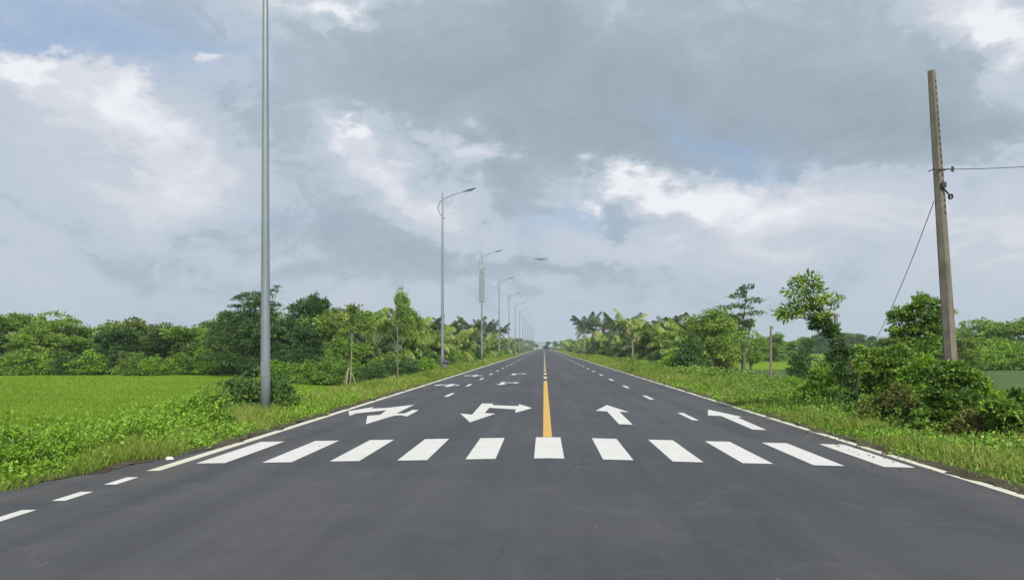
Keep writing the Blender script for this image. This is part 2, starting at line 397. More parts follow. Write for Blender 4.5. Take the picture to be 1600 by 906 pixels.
for k in range(60): strip('lane_dash', 3.13, 3.27, 17.4 + k * 6.9, 19.4 + k * 6.9, 'paint_white')
for k in range(58): strip('lane_dash', -3.27, -3.13, 25.4 + k * 6.9, 27.4 + k * 6.9, 'paint_white')
def c7(X, Y): return (520 + X / 4.444, 540 + Y / 4.444)
def c8(X, Y): return (840 + X / 3.81, 540 + Y / 3.81)
turn = [c7(*q) for q in ((885, 470), (952, 532), (1130, 472), (1055, 468), (1086, 431), (1270, 442), (1268, 466), (1385, 433), (1292, 405), (1290, 419), (1112, 413), (1112, 401), (1036, 401), (966, 479))]
multi = [c7(*q) for q in ((108, 455), (116, 487), (160, 470), (372, 448), (330, 480), (240, 487), (229, 545), (420, 487), (470, 482), (515, 491), (598, 447), (556, 445), (500, 470), (440, 470), (566, 410), (390, 430), (265, 437), (284, 425))]
str1 = [c8(*q) for q in ((412, 353), (346, 387), (414, 391), (484, 467), (566, 470), (486, 393), (545, 396))]
str2 = [c8(*q) for q in ((1015, 380), (1014, 415), (1092, 418), (1280, 499), (1363, 502), (1192, 428), (1216, 424))]
def arrow(poly, dy=0.0):
    from mathutils.geometry import tessellate_polygon
    pts = [Vector(hit(*q)) + Vector((0, dy, 0)) for q in poly]
    tris = tessellate_polygon([pts]); 
    return obj('lane_arrow', new_mesh('lane_arrow', pts, [tuple(tt) for tt in tris], MATS['paint_white']), road)
arrow(turn); arrow(multi); arrow(str1); arrow(str2)
def far_arrow(poly, cx, cy):
    pts = [Vector(hit(*q)) for q in poly]; c = sum(pts, Vector()) / len(pts)
    from mathutils.geometry import tessellate_polygon
    q = [Vector((cx + (p.x - c.x) * .62, cy + (p.y - c.y) * .5, 0)) for p in pts]
    for p in q: p.z = road_z(p.x) + .004
    return obj('lane_arrow', new_mesh('lane_arrow', q, [tuple(tt) for tt in tessellate_polygon([q])], MATS['paint_white']), road)
far_arrow(turn, -1.65, 34.6); far_arrow(turn, -1.6, 46.5); far_arrow(multi, -4.1, 33.6); far_arrow(multi, -4.0, 45.0)
# crumbling dusty shoulders that creep over the asphalt edge
def shoulder(name, side, y0, y1, xi, xo):
    ys = np.arange(y0, y1, .12); rr = np.random.default_rng(3 + side); n = len(ys)
    w_ = .07 * np.sin(ys * 2.3) + .06 * np.sin(ys * 5.9 + 1) + .04 * np.sin(ys * 13.0 + side) + rr.normal(0, .018, n)
    fl = np.maximum(0, 13.5 - ys) ** 1.35 * .115 if side < 0 else ys * 0
    a_ = side * (xi + fl + w_); b_ = side * (xi + fl + .24 + ys * 0); c_ = side * (xo + fl)
    v = np.stack([np.stack([a_, ys, -.021 * np.minimum(np.abs(a_), 5.6) + .007], 1), np.stack([b_, ys, -.021 * np.minimum(np.abs(b_), 5.6) + .022], 1), np.stack([c_, ys, ys * 0 - .135], 1)], 1).reshape(-1, 3)
    k = np.arange(n - 1) * 3; f = np.concatenate([np.stack([k, k + 1, k + 4, k + 3], 1), np.stack([k + 1, k + 2, k + 5, k + 4], 1)])
    tag(obj(name, new_mesh(name, v, f, MATS['shoulder_dirt'], True)), kind='structure')
ground_mat('shoulder_dirt', [(.36, C(.055, .048, .03)), (.5, C(.10, .09, .06)), (.62, C(.15, .135, .095))], 1.6, 60, .8)
shoulder('shoulder_right', 1, 6, 70, 5.17, 5.75); shoulder('shoulder_left', -1, 5, 60, 5.30, 5.85)

# ---------------------------------------------------------------- foliage generators (numpy)
def unit(v): return v / np.maximum(np.linalg.norm(v, axis=1, keepdims=True), 1e-6)
def leaf_arrays(rs, pos, dirs, L, W, fold=0.15):
    """a folded diamond leaf of length L and width W at each pos, pointing along dirs"""
    n = len(pos); d = unit(dirs); r = unit(rs.normal(size=(n, 3))); s = unit(np.cross(d, r)); u = np.cross(s, d)
    L = (L * rs.uniform(.65, 1.35, n))[:, None]; W = (W * rs.uniform(.7, 1.3, n))[:, None]
    a = pos; b = pos + d * L * .45 + s * W * .5 + u * L * fold * .4; c = pos + d * L - u * L * fold; e = pos + d * L * .45 - s * W * .5 + u * L * fold * .4
    v = np.stack([a, b, c, e], 1).reshape(-1, 3); f = np.arange(4 * n).reshape(n, 4)
    return v, f
def crown_points(rs, lobes, n, subs=26, tight=.30):
    """leaf positions and growth directions: leaves sit on small sprays near the surface of each lobe"""
    vol = np.array([(l[3] * l[4] * l[5]) ** (2 / 3) for l in lobes]); cnt = np.maximum(20, (n * vol / vol.sum()).astype(int))
    P, D, T = [], [], []
    for (x, y, z, rx, ry, rz), m in zip(lobes, cnt):
        k = subs; g = unit(rs.normal(size=(k, 3))); g[:, 2] = np.abs(g[:, 2]) * .9 - (rs.random(k) < .4) * np.abs(g[:, 2]) * 1.3; g = unit(g)
        rad = rs.uniform(.45, 1.08, k)[:, None]; c = g * rad; size = rs.uniform(.5, 1.25, k) * tight
        ix = rs.integers(0, k, m); q = rs.normal(size=(m, 3)) * .55; q[:, 2] *= .6
        p = c[ix] + q * size[ix][:, None]
        P.append(p * (rx, ry, rz) + (x, y, z))
        D.append(g[ix] * .7 + q * .8 + rs.normal(size=(m, 3)) * .45 + (0, 0, -.05))
        T.append(rs.normal(.5, .16, m) + (rs.normal(0, .16, k))[ix] + (rs.normal(0, .05)))
    return np.concatenate(P), np.concatenate(D), np.concatenate(T)
def leaf_mesh(name, rs, lobes, n, L, W, mat, subs=26, tight=.30):
    P, D, T = crown_points(rs, lobes, n, subs, tight); v, f = leaf_arrays(rs, P, D, L, W)
    return new_mesh(name, v, f, MATS[mat], False, T)
def limb_mesh(name, rs, lobes, r0, mat, base=(0, 0, -.3), fork=.35, lean=None, twigs=3):
    """tapered trunk with a limb into every lobe and a few twigs"""
    m = MB(); L = sorted(lobes, key=lambda l: -l[2]); top = Vector(L[0][:3]); base = Vector(base)
    path = lean if lean else [base, base.lerp(top, .3) + Vector(rs.normal(0, .06, 3)), base.lerp(top, .65) + Vector(rs.normal(0, .1, 3)), top]
    path = [Vector(p) for p in path]; k = len(path)
    m.tube(path, [r0 * (1 - .8 * i / (k - 1)) for i in range(k)], 9)
    def along(t):
        s = t * (k - 1); i = min(int(s), k - 2); return path[i].lerp(path[i + 1], s - i)
    for j, l in enumerate(L[1:]):
        c = Vector(l[:3]); t = min(.92, max(fork, (c.z - base.z) / max(.1, top.z - base.z) - .25)); a = along(t)
        mid = a.lerp(c, .55) + Vector((0, 0, -.06 * (c - a).length)); rr = r0 * (1 - .8 * t) * .6
        m.tube([a, mid, c], [rr, rr * .7, rr * .25], 6)
        for q in range(twigs):
            e = c + Vector(rs.normal(0, .5, 3) * np.array(l[3:6])); m.tube([mid.lerp(c, rs.uniform(.2, 1)), e], [rr * .3, rr * .08], 4, False)
    return new_mesh(name, m.v, m.f, MATS[mat])
def rand_lobes(rs, h, r, z0=.35, n=9, flat=.75):
    """lobes of a rounded uneven crown between z0*h and h"""
    out = []
    for i in range(n):
        t = rs.uniform(0, 1) if i else .95; z = h * (z0 + (1 - z0) * t * .92); env = math.sin(math.pi * min(.96, .25 + .72 * t)) ** .6
        a = rs.uniform(0, 6.28); q = r * env * rs.uniform(.25, .75); s = r * rs.uniform(.32, .55)
        out.append((q * math.cos(a), q * math.sin(a), z - s * .3, s, s, s * flat))
    return out
SCALE_LEAF = 1.0
def tree_kind(name, seed, h, r, n, leaf, lmat, bmat, z0=.35, lobes=None, nl=9, flat=.75, trunk=.12, subs=26, tight=.30, part='crown', lean=None):
    """meshes of one kind of tree: (name, trunk mesh, crown mesh)"""
    rs = np.random.default_rng(seed); lobes = lobes or rand_lobes(rs, h, r, z0, nl, flat)
    return (name, [('trunk', limb_mesh('trunk', rs, lobes, trunk, bmat, lean=lean)), (part, leaf_mesh(part, rs, lobes, n, leaf[0], leaf[1], lmat, subs, tight))])
def shrub_kind(name, seed, h, r, n, leaf, lmat, bmat='bark', nl=8, flat=.8, subs=22, tight=.34):
    rs = np.random.default_rng(seed); lobes = rand_lobes(rs, h, r, .12, nl, flat)
    for i in range(4): a = i * 1.57 + rs.uniform(-.5, .5); lobes.append((math.cos(a) * r * .5, math.sin(a) * r * .5, h * .2, r * .5, r * .5, h * .28))
    return (name, [('stems', limb_mesh('stems', rs, lobes, .035, bmat, fork=.1)), ('foliage', leaf_mesh('foliage', rs, lobes, n, leaf[0], leaf[1], lmat, subs, tight))])
def frond(rs, base, az, length, rise, droop, leaflet, nl=44, twist=0.0):
    """one palm frond: arching rachis with two ranks of hanging leaflets"""
    ts = np.linspace(0, 1, 12); ca, sa = math.cos(az), math.sin(az)
    s = ts * length; hx = s * (1 - .22 * ts ** 2 * droop); hz = rise * s - droop * length * .62 * ts ** 2.1
    pts = np.stack([base[0] + ca * hx, base[1] + sa * hx, base[2] + hz], 1)
    side = np.array([-sa, ca, 0.0]); V, Fc, T = [], [], []
    w = .05 * (1 - ts) + .012
    for i in range(11):
        a, b = pts[i], pts[i + 1]; n = len(V); V += [a - side * w[i], a + side * w[i], b + side * w[i + 1], b - side * w[i + 1]]; Fc.append((n, n + 1, n + 2, n + 3)); T.append(.95)
    for j in range(nl):
        t = .12 + .86 * (j + .5) / nl; p = np.array([np.interp(t, ts, pts[:, k]) for k in range(3)]); q = np.array([np.interp(min(1, t + .03), ts, pts[:, k]) for k in range(3)])
        d = (q - p) / (np.linalg.norm(q - p) + 1e-6); ln = leaflet * math.sin(math.pi * (.12 + .8 * t)) ** .7
        for sg in (-1, 1):
            dr = side * sg * .75 + d * .6 + np.array([0, 0, -.35 - .5 * droop * t]) + rs.normal(0, .1, 3); dr /= np.linalg.norm(dr)
            wd = d * leaflet * .036
            m1 = p + dr * ln * .5; tip = p + dr * ln + np.array([0, 0, -.22 * ln]); n = len(V)
            V += [p - wd, p + wd, m1 + wd, m1 - wd, tip]; Fc.append((n, n + 1, n + 2, n + 3)); T.append(rs.normal(.45, .15)); Fc.append((n + 3, n + 2, n + 4, n + 4)); T.append(rs.normal(.55, .15))
    return V, Fc, T
def palm_kind(name, seed, trunk_h, length, nf, lmat='palm_leaf', r=.12, dry=2, leaflet=.75):
    rs = np.random.default_rng(seed); parts = []
    m = MB(); lx, ly = rs.normal(0, .05 * trunk_h, 2)
    m.tube([(0, 0, -.4), (lx * .3, ly * .3, trunk_h * .4), (lx, ly, trunk_h)], [r * 1.4, r, r * .85], 8); parts.append(('trunk', new_mesh('trunk', m.v, m.f, MATS['bark_pale' if trunk_h > 1.5 else 'bark'])))
    def crown(nm, cnt, mat, lo, hi, dl):
        V, Fc, T = [], [], []
        for i in range(cnt):
            az = i * 2.399 + rs.uniform(-.3, .3); rise = rs.uniform(lo, hi); L = length * rs.uniform(.8, 1.1)
            v, f, t = frond(rs, (lx, ly, trunk_h), az, L, rise, rs.uniform(.7, 1.15) * dl, leaflet * length / 3)
            b = rs.normal(0, .13); o = len(V); V += v; Fc += [tuple(q + o for q in ff) for ff in f]; T += [x + b for x in t]
        v = np.array(V); quads = [f for f in Fc if f[2] != f[3] or True]
        me = bpy.data.meshes.new(nm)
        me.from_pydata([tuple(p) for p in v], [], [f if f[2] != f[3] else f[:3] for f in quads]); me.update()
        a = me.attributes.new('tint', 'FLOAT', 'FACE'); a.data.foreach_set('value', np.array(T, dtype=np.float32)); me.materials.append(MATS[mat]); return me
    parts.append(('fronds', crown('fronds', nf, lmat, .15, 1.5, 1.0)))
    if dry: parts.append(('dry_fronds', crown('dry_fronds', dry, 'palm_leaf_dry', -.5, -.1, .7)))
    return (name, parts)
def tall(kind):
    me = kind[1][1][1]; z = np.empty(len(me.vertices) * 3, dtype=np.float32); me.vertices.foreach_get('co', z)
    return float(np.percentile(z[2::3], 98.5))
def place(kind, loc, rz, s=1.0, label=None, cat=None, group=None, sz=None):
    """a thing of this kind: an Empty with one object per part (copies share their meshes)"""
    name, parts = kind; e = empty(name, loc, rz); e.scale = (s, s, sz or s)
    for pn, me in parts: obj(pn, me, e)
    return tag(e, label, cat, group)
R = random.Random(11)

# ---------------------------------------------------------------- street lamps along the left verge
def lamp_parts():
    P = {}
    m = MB(); m.tube([(0, 0, 0), (0, 0, 1.0), (0, 0, 4), (0, 0, 8), (0, 0, 12.6), (0, 0, 12.75)], [.125, .12, .10, .078, .055, .03], 20); P['pole'] = (m, 'galvanised', True)
    m = MB(); m.box((0, 0, .02), (.42, .42, .03))
    for a in (-.15, .15):
        for b in (-.15, .15): m.tube([(a, b, .03), (a, b, .10)], [.018, .018], 6)
    for k in range(4): a = k * math.pi / 2; m.box((math.cos(a) * .16, math.sin(a) * .16, .11), (.012 if k % 2 else .1, .1 if k % 2 else .012, .15))
    P['base_plate'] = (m, 'galvanised', False)
    arc = [(.20, 10.78), (.02, 10.88), (-.14, 11.05), (-.27, 11.30), (-.31, 11.52), (-.27, 11.75), (-.15, 11.98), (.02, 12.13), (.35, 12.30), (.75, 12.46), (1.15, 12.58), (1.58, 12.68)]
    m = MB(); m.tube([(x, 0, z) for x, z in arc], [.032] * 9 + [.03, .028, .026], 8); P['arm'] = (m, 'galvanised', True)
    m = MB()
    for (z0, x1, z1) in ((11.45, .75, 12.46), (11.75, .45, 12.34), (11.15, 1.0, 12.53)): m.tube([(.05, 0, z0), (x1, 0, z1)], [.012, .012], 5)
    P['brace'] = (m, 'galvanised', False)
    m = MB(); m.tube([(1.50, 0, 12.66), (1.62, 0, 12.70)], [.04, .045], 10)
    tilt = Vector((1, 0, .28)).normalized(); rings = []
    secs = [(0, .05, .04), (.12, .10, .055), (.35, .15, .06), (.62, .15, .055), (.80, .10, .03), (.85, .04, .015)]
    n0 = len(m.v)
    for (s, wy, hz) in secs:
        c = Vector((1.58, 0, 12.69)) + tilt * s
        for k in range(10):
            a = 2 * math.pi * k / 10; m.v.append(c + Vector((0, math.cos(a) * wy, math.sin(a) * hz * (1 if math.sin(a) > 0 else .55))))
    for i in range(len(secs) - 1):
        for k in range(10): m.f.append((n0 + i * 10 + k, n0 + i * 10 + (k + 1) % 10, n0 + (i + 1) * 10 + (k + 1) % 10, n0 + (i + 1) * 10 + k))
    m.f.append(tuple(n0 + k for k in range(10))); m.f.append(tuple(n0 + 50 + k for k in range(10)))
    P['lamp_head'] = (m, 'lamp_dark', True)
    m = MB(); m.box((1.97, 0, 12.758), (.42, .2, .012), 1.0, None)
    P['lens'] = (m, 'lens_glass', False)
    m = MB(); m.box((.0, -.118, 1.15), (.12, .02, .35)); P['access_door'] = (m, 'galvanised', False)
    return P
def street_lamp(loc, label):
    e = tag(empty('street_lamp', loc), label, 'street lamp', 'street lamps along the left verge'); head = None
    for pn, (m, mat, sm) in LP.items():
        if pn not in lamp_mesh:
            me = new_mesh(pn, m.v, m.f, MATS[mat]); lamp_mesh[pn] = me
            if sm:
                for q in me.polygons: q.use_smooth = True
            if pn == 'lens':
                for v in me.vertices: v.co.z += (v.co.x - 1.97) * .28 - .045
        o = obj(pn, lamp_mesh[pn], head if pn == 'lens' else e)
        if pn == 'lamp_head': head = o
    return e
LP = lamp_parts(); lamp_mesh = {}
lamp_labels = ['nearest tall grey street lamp post, its top above the picture, beside dark bush', 'second grey street lamp with curved arm, small post at its foot',
               'third grey street lamp with a thick grey sleeve round its upper pole', 'fourth street lamp from the front, its pole just beyond the sleeved one',
               'fifth street lamp from the front, thin pale pole before the palms', 'sixth street lamp from the front, far along the left verge']
for k in range(15):
    y = 20.6 + 35.8 * k
    lab = lamp_labels[k] if k < 6 else 'tiny distant street lamp post in the far row beside the road'
    L = street_lamp((-6.98, 19.6, -.18) if k == 0 else (-7.25, y, -.15), lab)
    if k == 2:
        m = MB(); m.box((0, 0, 8.55), (.62, .26, 3.3)); m.box((0, 0, 10.5), (.42, .3, .55)); m.box((0, 0, 11.0), (.7, .3, .5), .7); m.build('sleeve', MATS['galvanised'], L, bevel=.03)
# marker post at the foot of the second lamp
e = tag(empty('marker_post', (*at(696, HY, 53.5)[:2], -.2)), 'short pale concrete post with dark cap beside the second street lamp', 'post')
m = MB(); m.box((0, 0, .3), (.3, .3, .6), .85); m.build('shaft', MATS['old_concrete'], e, bevel=.02)
m = MB(); m.tube([(0, 0, .6), (0, 0, .72), (0, 0, .86), (0, 0, .9)], [.14, .17, .13, .04], 10); m.build('cap', MATS['lamp_dark'], e)

# ---------------------------------------------------------------- leaning concrete pole and its cables
bx, by, _ = at(1493, HY, 15.6); pz = gz(bx, by)
tx, ty, tz = at(1455.5, 111, 15.6)
pole = tag(empty('utility_pole', (bx, by, pz)), 'leaning notched concrete utility pole rising from vine covered bush', 'utility pole')
ax = Vector((tx - bx, ty - by, tz - pz)); H = ax.length; q = Vector((0, 0, 1)).rotation_difference(ax); qm = q.to_matrix()
m = MB(); nseg = 46
def ring(z):
    wl = .118 - .056 * z / H; return wl, wl * .95
spin = Vector((0, 0, 1)); from mathutils import Matrix
pm = qm @ Matrix.Rotation(math.radians(-50), 3, 'Z')
# rectangular tapering shaft with a ladder of deep pockets down its right face
zs = [(-.5, 0), (H * .55, 0)]; z = H * .60
while z < H - .2: zs += [(z, 0), (z + .006, 1), (z + .055, 1), (z + .061, 0)]; z += .122
zs.append((H, 0)); rows = []
for z, deep in zs:
    hw, hd = ring(max(z, 0)); e_ = hw * .36; p2 = hd * .42; ins = hw * .75 * deep
    rows.append([(-hw + e_, -hd, z), (hw - e_, -hd, z), (hw, -hd + e_, z), (hw, -p2, z), (hw - ins, -p2 + .004, z), (hw - ins, p2 - .004, z), (hw, p2, z), (hw, hd - e_, z), (hw - e_, hd, z), (-hw + e_, hd, z), (-hw, hd - e_, z), (-hw, -hd + e_, z)])
for rrow in rows: m.v += [pm @ Vector(p) for p in rrow]
for i in range(len(rows) - 1):
    for k in range(12): m.f.append((i * 12 + k, i * 12 + (k + 1) % 12, (i + 1) * 12 + (k + 1) % 12, (i + 1) * 12 + k))
m.f.append(tuple(range(12))[::-1]); m.f.append(tuple((len(rows) - 1) * 12 + k for k in range(12))); m.build('shaft', MATS['old_concrete'], pole)
def onpole(py, dx=0, dy=0):
    t = (690 - py) / (690 - 111.0); return qm @ Vector((dx, dy, H * t))
m = MB(); c = onpole(271); m.tube([c + Vector((-.16, -.11, 0)), c + Vector((.26, -.11, .0))], [.012, .012], 6)
for dx in (-.13, .13): m.tube([c + Vector((dx, -.12, .01)), c + Vector((dx, .12, .01))], [.01, .01], 6)
m.build('bracket', MATS['steel_rusty'], pole)
m = MB(); c2 = c + Vector((.22, -.11, 0)); m.tube([c2 + Vector((0, 0, -.05)), c2 + Vector((0, 0, -.02)), c2, c2 + Vector((0, 0, .03)), c2 + Vector((0, 0, .06))], [.018, .028, .018, .028, .015], 10); m.build('insulator', MATS['lamp_dark'], pole)
m = MB(); c3 = onpole(315, .17, -.05)
for k in range(3): a = k * .5; m.tube([c3 + Vector((math.cos(t) * .035, .02 * k - .04, math.sin(t) * .045)) for t in np.linspace(a, a + 6.0, 14)], [.011] * 14, 5)
m.tube([onpole(300, .0, -.12), onpole(312, .13, -.10), c3], [.02, .015, .012], 6)
m.build('cable_coil', MATS['cable_black'], pole)
m = MB(); c4 = onpole(296, .03, -.12); m.box(c4, (.09, .05, .11)); m.build('clamp', MATS['steel_rusty'], pole, bevel=.01)
def cable(name, a, b, sag, r, label):
    a, b = Vector(a), Vector(b); n = 26; m = MB(); pts = [a.lerp(b, i / n) - Vector((0, 0, sag * 4 * (i / n) * (1 - i / n))) for i in range(n + 1)]
    m.tube(pts, [r] * (n + 1), 5); o = m.build(name, MATS['cable_black']); return tag(o, label, 'cable')
pb = Vector((bx, by, pz))
cable('overhead_cable', pb + c2, at(1850, 232, 17.5), .10, .007, 'thin black overhead cable running right from the leaning concrete pole')
def far_pole(px, Z, top, wid, label):
    x, y, z = foot(px, Z); h = (HY - top) / F * Z + CAM[2] - z
    e = tag(empty('utility_pole', (x, y, z)), label, 'utility pole', 'thin distant concrete poles')
    m = MB(); m.box((0, 0, h / 2 - .2), (wid, wid, h + .4), .72); m.build('shaft', MATS['old_concrete'], e, bevel=.01)
    m = MB(); m.box((wid * .2, 0, h - .18), (wid * 1.5, .03, .05)); m.tube([(wid * .8, 0, h - .16), (wid * .8, 0, h - .02)], [.03, .02], 6); m.build('bracket', MATS['steel_rusty'], e)
    return Vector((x, y, z + h))
t1 = far_pole(1306, 60, 490, .30, 'short grey concrete pole seen just behind the leaning vine covered tree')
t2 = far_pole(1204.5, 56, 509, .17, 'thin concrete pole standing alone before the far green field')
far_pole(1162.5, 60, 548, .09, 'slim pale post at the foot of the tall airy tree')  # post shape used in place of a thin pale trunk
cable('guy_cable', pb + onpole(320, -.12, 0), at(1318, 590, 34), .75, .008, 'slack black cable running down left from the leaning concrete pole')

# ---------------------------------------------------------------- far buildings and a birdlike stand-in
def far_building(px, Z, top, wid, lab):
    x, y, _ = at(px, HY, Z); z = -1.3; h = (HY - top) / F * Z + 1.5 - z
    e = tag(empty('building', (x, y, z)), lab, 'building')
    m = MB(); m.box((0, 0, h / 2), (wid, wid * .8, h)); m.build('wall', MATS['building_white'], e)
    m = MB(); m.box((0, 0, h + .2), (wid * 1.1, wid * .9, .4)); m.build('roof', MATS['roof_grey'], e)
    for fl in range(max(1, int(h / 3.2))):
        for k in (-1, 0, 1): m = MB(); m.box((k * wid * .3, -wid * .4, 1.7 + fl * 3.2), (wid * .14, .1, 1.3)); m.build('window', MATS['window_dark'], e)
far_building(838, 880, 535, 9, 'pale distant building at the far left end of the road')
far_building(846, 930, 534.5, 6, 'small hazy block standing at the vanishing point of the road')
e = tag(empty('bird', at(845, 405.5, 60)), 'dark bird gliding high above the far end of the road', 'bird')  # birdlike stand-in for a stray dark mark hanging in the air
m = MB(); m.tube([(0, -.16, 0), (0, -.05, 0), (0, .08, .0), (0, .22, .02)], [.02, .06, .05, .01], 8); body = m.build('body', MATS['bird_dark'], e, True)
for s in (-1, 1):
    m = MB(); v = [(0.03 * s, -.08, .02), (.2 * s, -.12, .06), (.5 * s, -.10, .07), (.3 * s, .10, .065), (.03 * s, .06, .01)]
    m.v = [Vector(p) for p in v] + [Vector(p) - Vector((0, 0, .02)) for p in v]; m.f = [(0, 1, 3, 4), (1, 2, 3), (9, 8, 6, 5), (8, 7, 6), (0, 5, 6, 1), (1, 6, 7, 2), (2, 7, 8, 3), (3, 8, 9, 4)]
    m.build('wing', MATS['bird_dark'], e)
o = MB().box((0, 0, .03), (.13, .10, .05), .6).build('litter', MATS['litter_white'], bevel=.02); o.location = foot(265, 11.6, .02); o.rotation_euler = (.1, .2, .6)
tag(o, 'small crumpled white litter lying in the grass at the left road edge', 'litter')

# ---------------------------------------------------------------- trees
A = [tree_kind('broadleaf_tree', 100 + i, 6.0, 2.7, 9000, (.24, .12), lm, 'bark', z0=.12, nl=13) for i, lm in enumerate(('leaf_green', 'leaf_green', 'leaf_dark', 'leaf_olive', 'leaf_green'))]
B = [shrub_kind('shrub', 200 + i, 2.0, 1.5, 4200, (.15, .085), lm) for i, lm in enumerate(('leaf_green', 'leaf_bright', 'leaf_dark', 'leaf_olive'))]
PY = [palm_kind('young_palm', 300 + i, .7 + .5 * i, 2.7, 21, 'palm_leaf') for i in range(3)] + [palm_kind('young_palm', 310, 1.3, 2.6, 19, 'palm_leaf_dark')]
PT = [palm_kind('coconut_palm', 320 + i, 4.2 + .8 * i, 2.7, 22, m_) for i, m_ in enumerate(('palm_leaf_dark', 'palm_leaf_dark', 'palm_leaf'))]
def drop(x, y): return gz(x, y) - .05
def put(kind, px, Z, top, label, cat, group=None, nom=6.0, wide=None, z=None, rz=None):
    """stand a tree at a column and depth, grown to the height where its top shows"""
    x, y, _ = at(px, HY, Z); z = drop(x, y) if z is None else z; h = (HY - top) / F * Z + CAM[2] - z; s = h / tall(kind)
    return place(kind, (x, y, z), R.uniform(0, 6.28) if rz is None else rz, s if wide is None else s * wide, label, cat, group, sz=s)

# wall of trees beyond the left field (three ranks)
G1 = 'broadleaf trees beyond the left field'
prof = [(-260, 500), (-100, 498), (0, 499), (60, 492), (110, 503), (150, 512), (210, 500), (260, 512), (300, 508), (318, 520), (335, 500), (430, 500)]
def top_at(px, pr): return float(np.interp(px, [a for a, b in pr], [b for a, b in pr]))
for px in range(-240, 345, 26):
    k = R.choice([0, 1, 3, 4]); put(A[k], px + R.uniform(-8, 8), 84 + R.uniform(-2, 5), top_at(px, prof) + R.uniform(-2, 9), 'leafy green tree in the dense wall of trees beyond the left field', 'tree', G1, 6.0, 1.15)
for px in range(-250, 345, 34):
    k = R.choice([0, 2, 4, 2]); put(A[k], px + R.uniform(-8, 8), 78 + R.uniform(-1, 2), 522 + R.uniform(-8, 8), 'leafy green tree in the dense wall of trees beyond the left field', 'tree', G1, 6.0, 1.35)
for px in range(-250, 450, 22):
    k = R.choice([0, 1, 1, 2, 3]); put(B[k], px + R.uniform(-8, 8), 74 + R.uniform(-1, 1.5), 556 + R.uniform(-8, 8), 'rounded shrub at the far edge of the left rice field', 'shrub', 'shrubs at the far edge of the left field', 2.0, 1.25)
# the tall layered tree behind the first lamp
rs = np.random.default_rng(5)
lay = [(.2, 0, 8.2, 1.5, 1.5, .4), (-.9, 0, 7.9, 1.2, 1.2, .35), (-.5, .3, 7.2, 1.9, 1.6, .4), (1.0, 0, 7.3, 1.3, 1.3, .35), (-1.6, 0, 6.3, 1.7, 1.5, .5), (.6, -.2, 6.4, 1.9, 1.6, .5),
       (-2.6, 0, 5.1, 1.9, 1.6, .8), (0, -.4, 5.2, 2.4, 1.8, .9), (-3.2, 0, 3.6, 2.2, 1.8, 1.2), (-.5, -.5, 3.4, 3.0, 2, 1.3), (2, 0, 4.4, 2.0, 1.6, 1.1), (2.2, -.2, 2.6, 2.4, 1.8, 1.2), (-2.5, -.4, 1.6, 2.4, 1.6, 1.1), (.4, -.5, 1.4, 2.6, 1.6, 1.0)]
big = tree_kind('layered_tree', 61, 8, 3, 17000, (.22, .11), 'leaf_dark', 'bark_dark', lobes=lay, trunk=.22)
place(big, (*at(398, HY, 70)[:2], -1.05), YAW, .86, 'tallest dark layered tree behind the nearest lamp post', 'tree')
sp = [(1.3, 0, 8.9, .55, .4, .2), (2.0, 0, 9.3, .5, .4, .2), (2.5, 0, 9.7, .35, .3, .16), (1.6, 0, 8.0, .7, .4, .14), (2.4, 0, 7.7, .6, .4, .12), (.4, 0, 8.3, .6, .4, .2)]
sprig = tree_kind('sparse_tree', 62, 9, 2, 750, (.2, .09), 'leaf_dark', 'bark_dark', lobes=sp, trunk=.1)
place(sprig, (*at(398, HY, 69)[:2], -1.05), YAW, .80, 'sparse tree whose thin bare twigs reach right of the nearest lamp', 'tree')
# trees between the first and second lamps
for px, Z, top, k, wd, lab in ((352, 76, 492, 3, .8, 'yellow green tree at the left foot of the tallest layered tree'), (330, 75, 520, 0, .8, 'low round green tree closing the left end of the tall clump'), (344, 83, 512, 0, 1.1, 'green tree filling the gap left of the tallest layered tree'), (374, 80, 508, 4, 1.0, 'green tree right behind the tallest layered tree'), (455, 70, 500, 2, .85, 'dark green tree just right of the nearest lamp'), (492, 66, 466, 2, .62, 'tall dark peaked tree between the nearest lamp and the staked sapling'),
                              (520, 64, 497, 0, .8, 'green tree left of the staked sapling'), (425, 68, 508, 2, 1.0, 'broad dark tree directly behind the nearest lamp'), (560, 72, 492, 0, .8, 'green tree behind the staked sapling'), (474, 62, 515, 2, 1.1, 'low spreading dark tree right of the nearest lamp'), (626, 78, 461, 4, .42, 'narrow peaked green tree rising above the left palms'),
                              (645, 84, 487, 0, .6, 'small green tree right of the narrow peaked one')):
    put(A[k], px, Z, top, lab, 'tree', None, 6.0, wd)
for px, Z, top in ((436, 60, 566), (462, 58, 570), (488, 56, 566), (512, 55, 562), (540, 54, 566), (590, 56, 562), (612, 56, 564), (640, 60, 560), (662, 62, 562), (680, 64, 566), (575, 52, 570)):
    put(B[R.choice([0, 0, 2, 1])], px, Z, top, 'low spreading green shrub at the foot of the left trees', 'shrub', 'shrubs below the left trees', 2.0, 1.35, z=-.9)
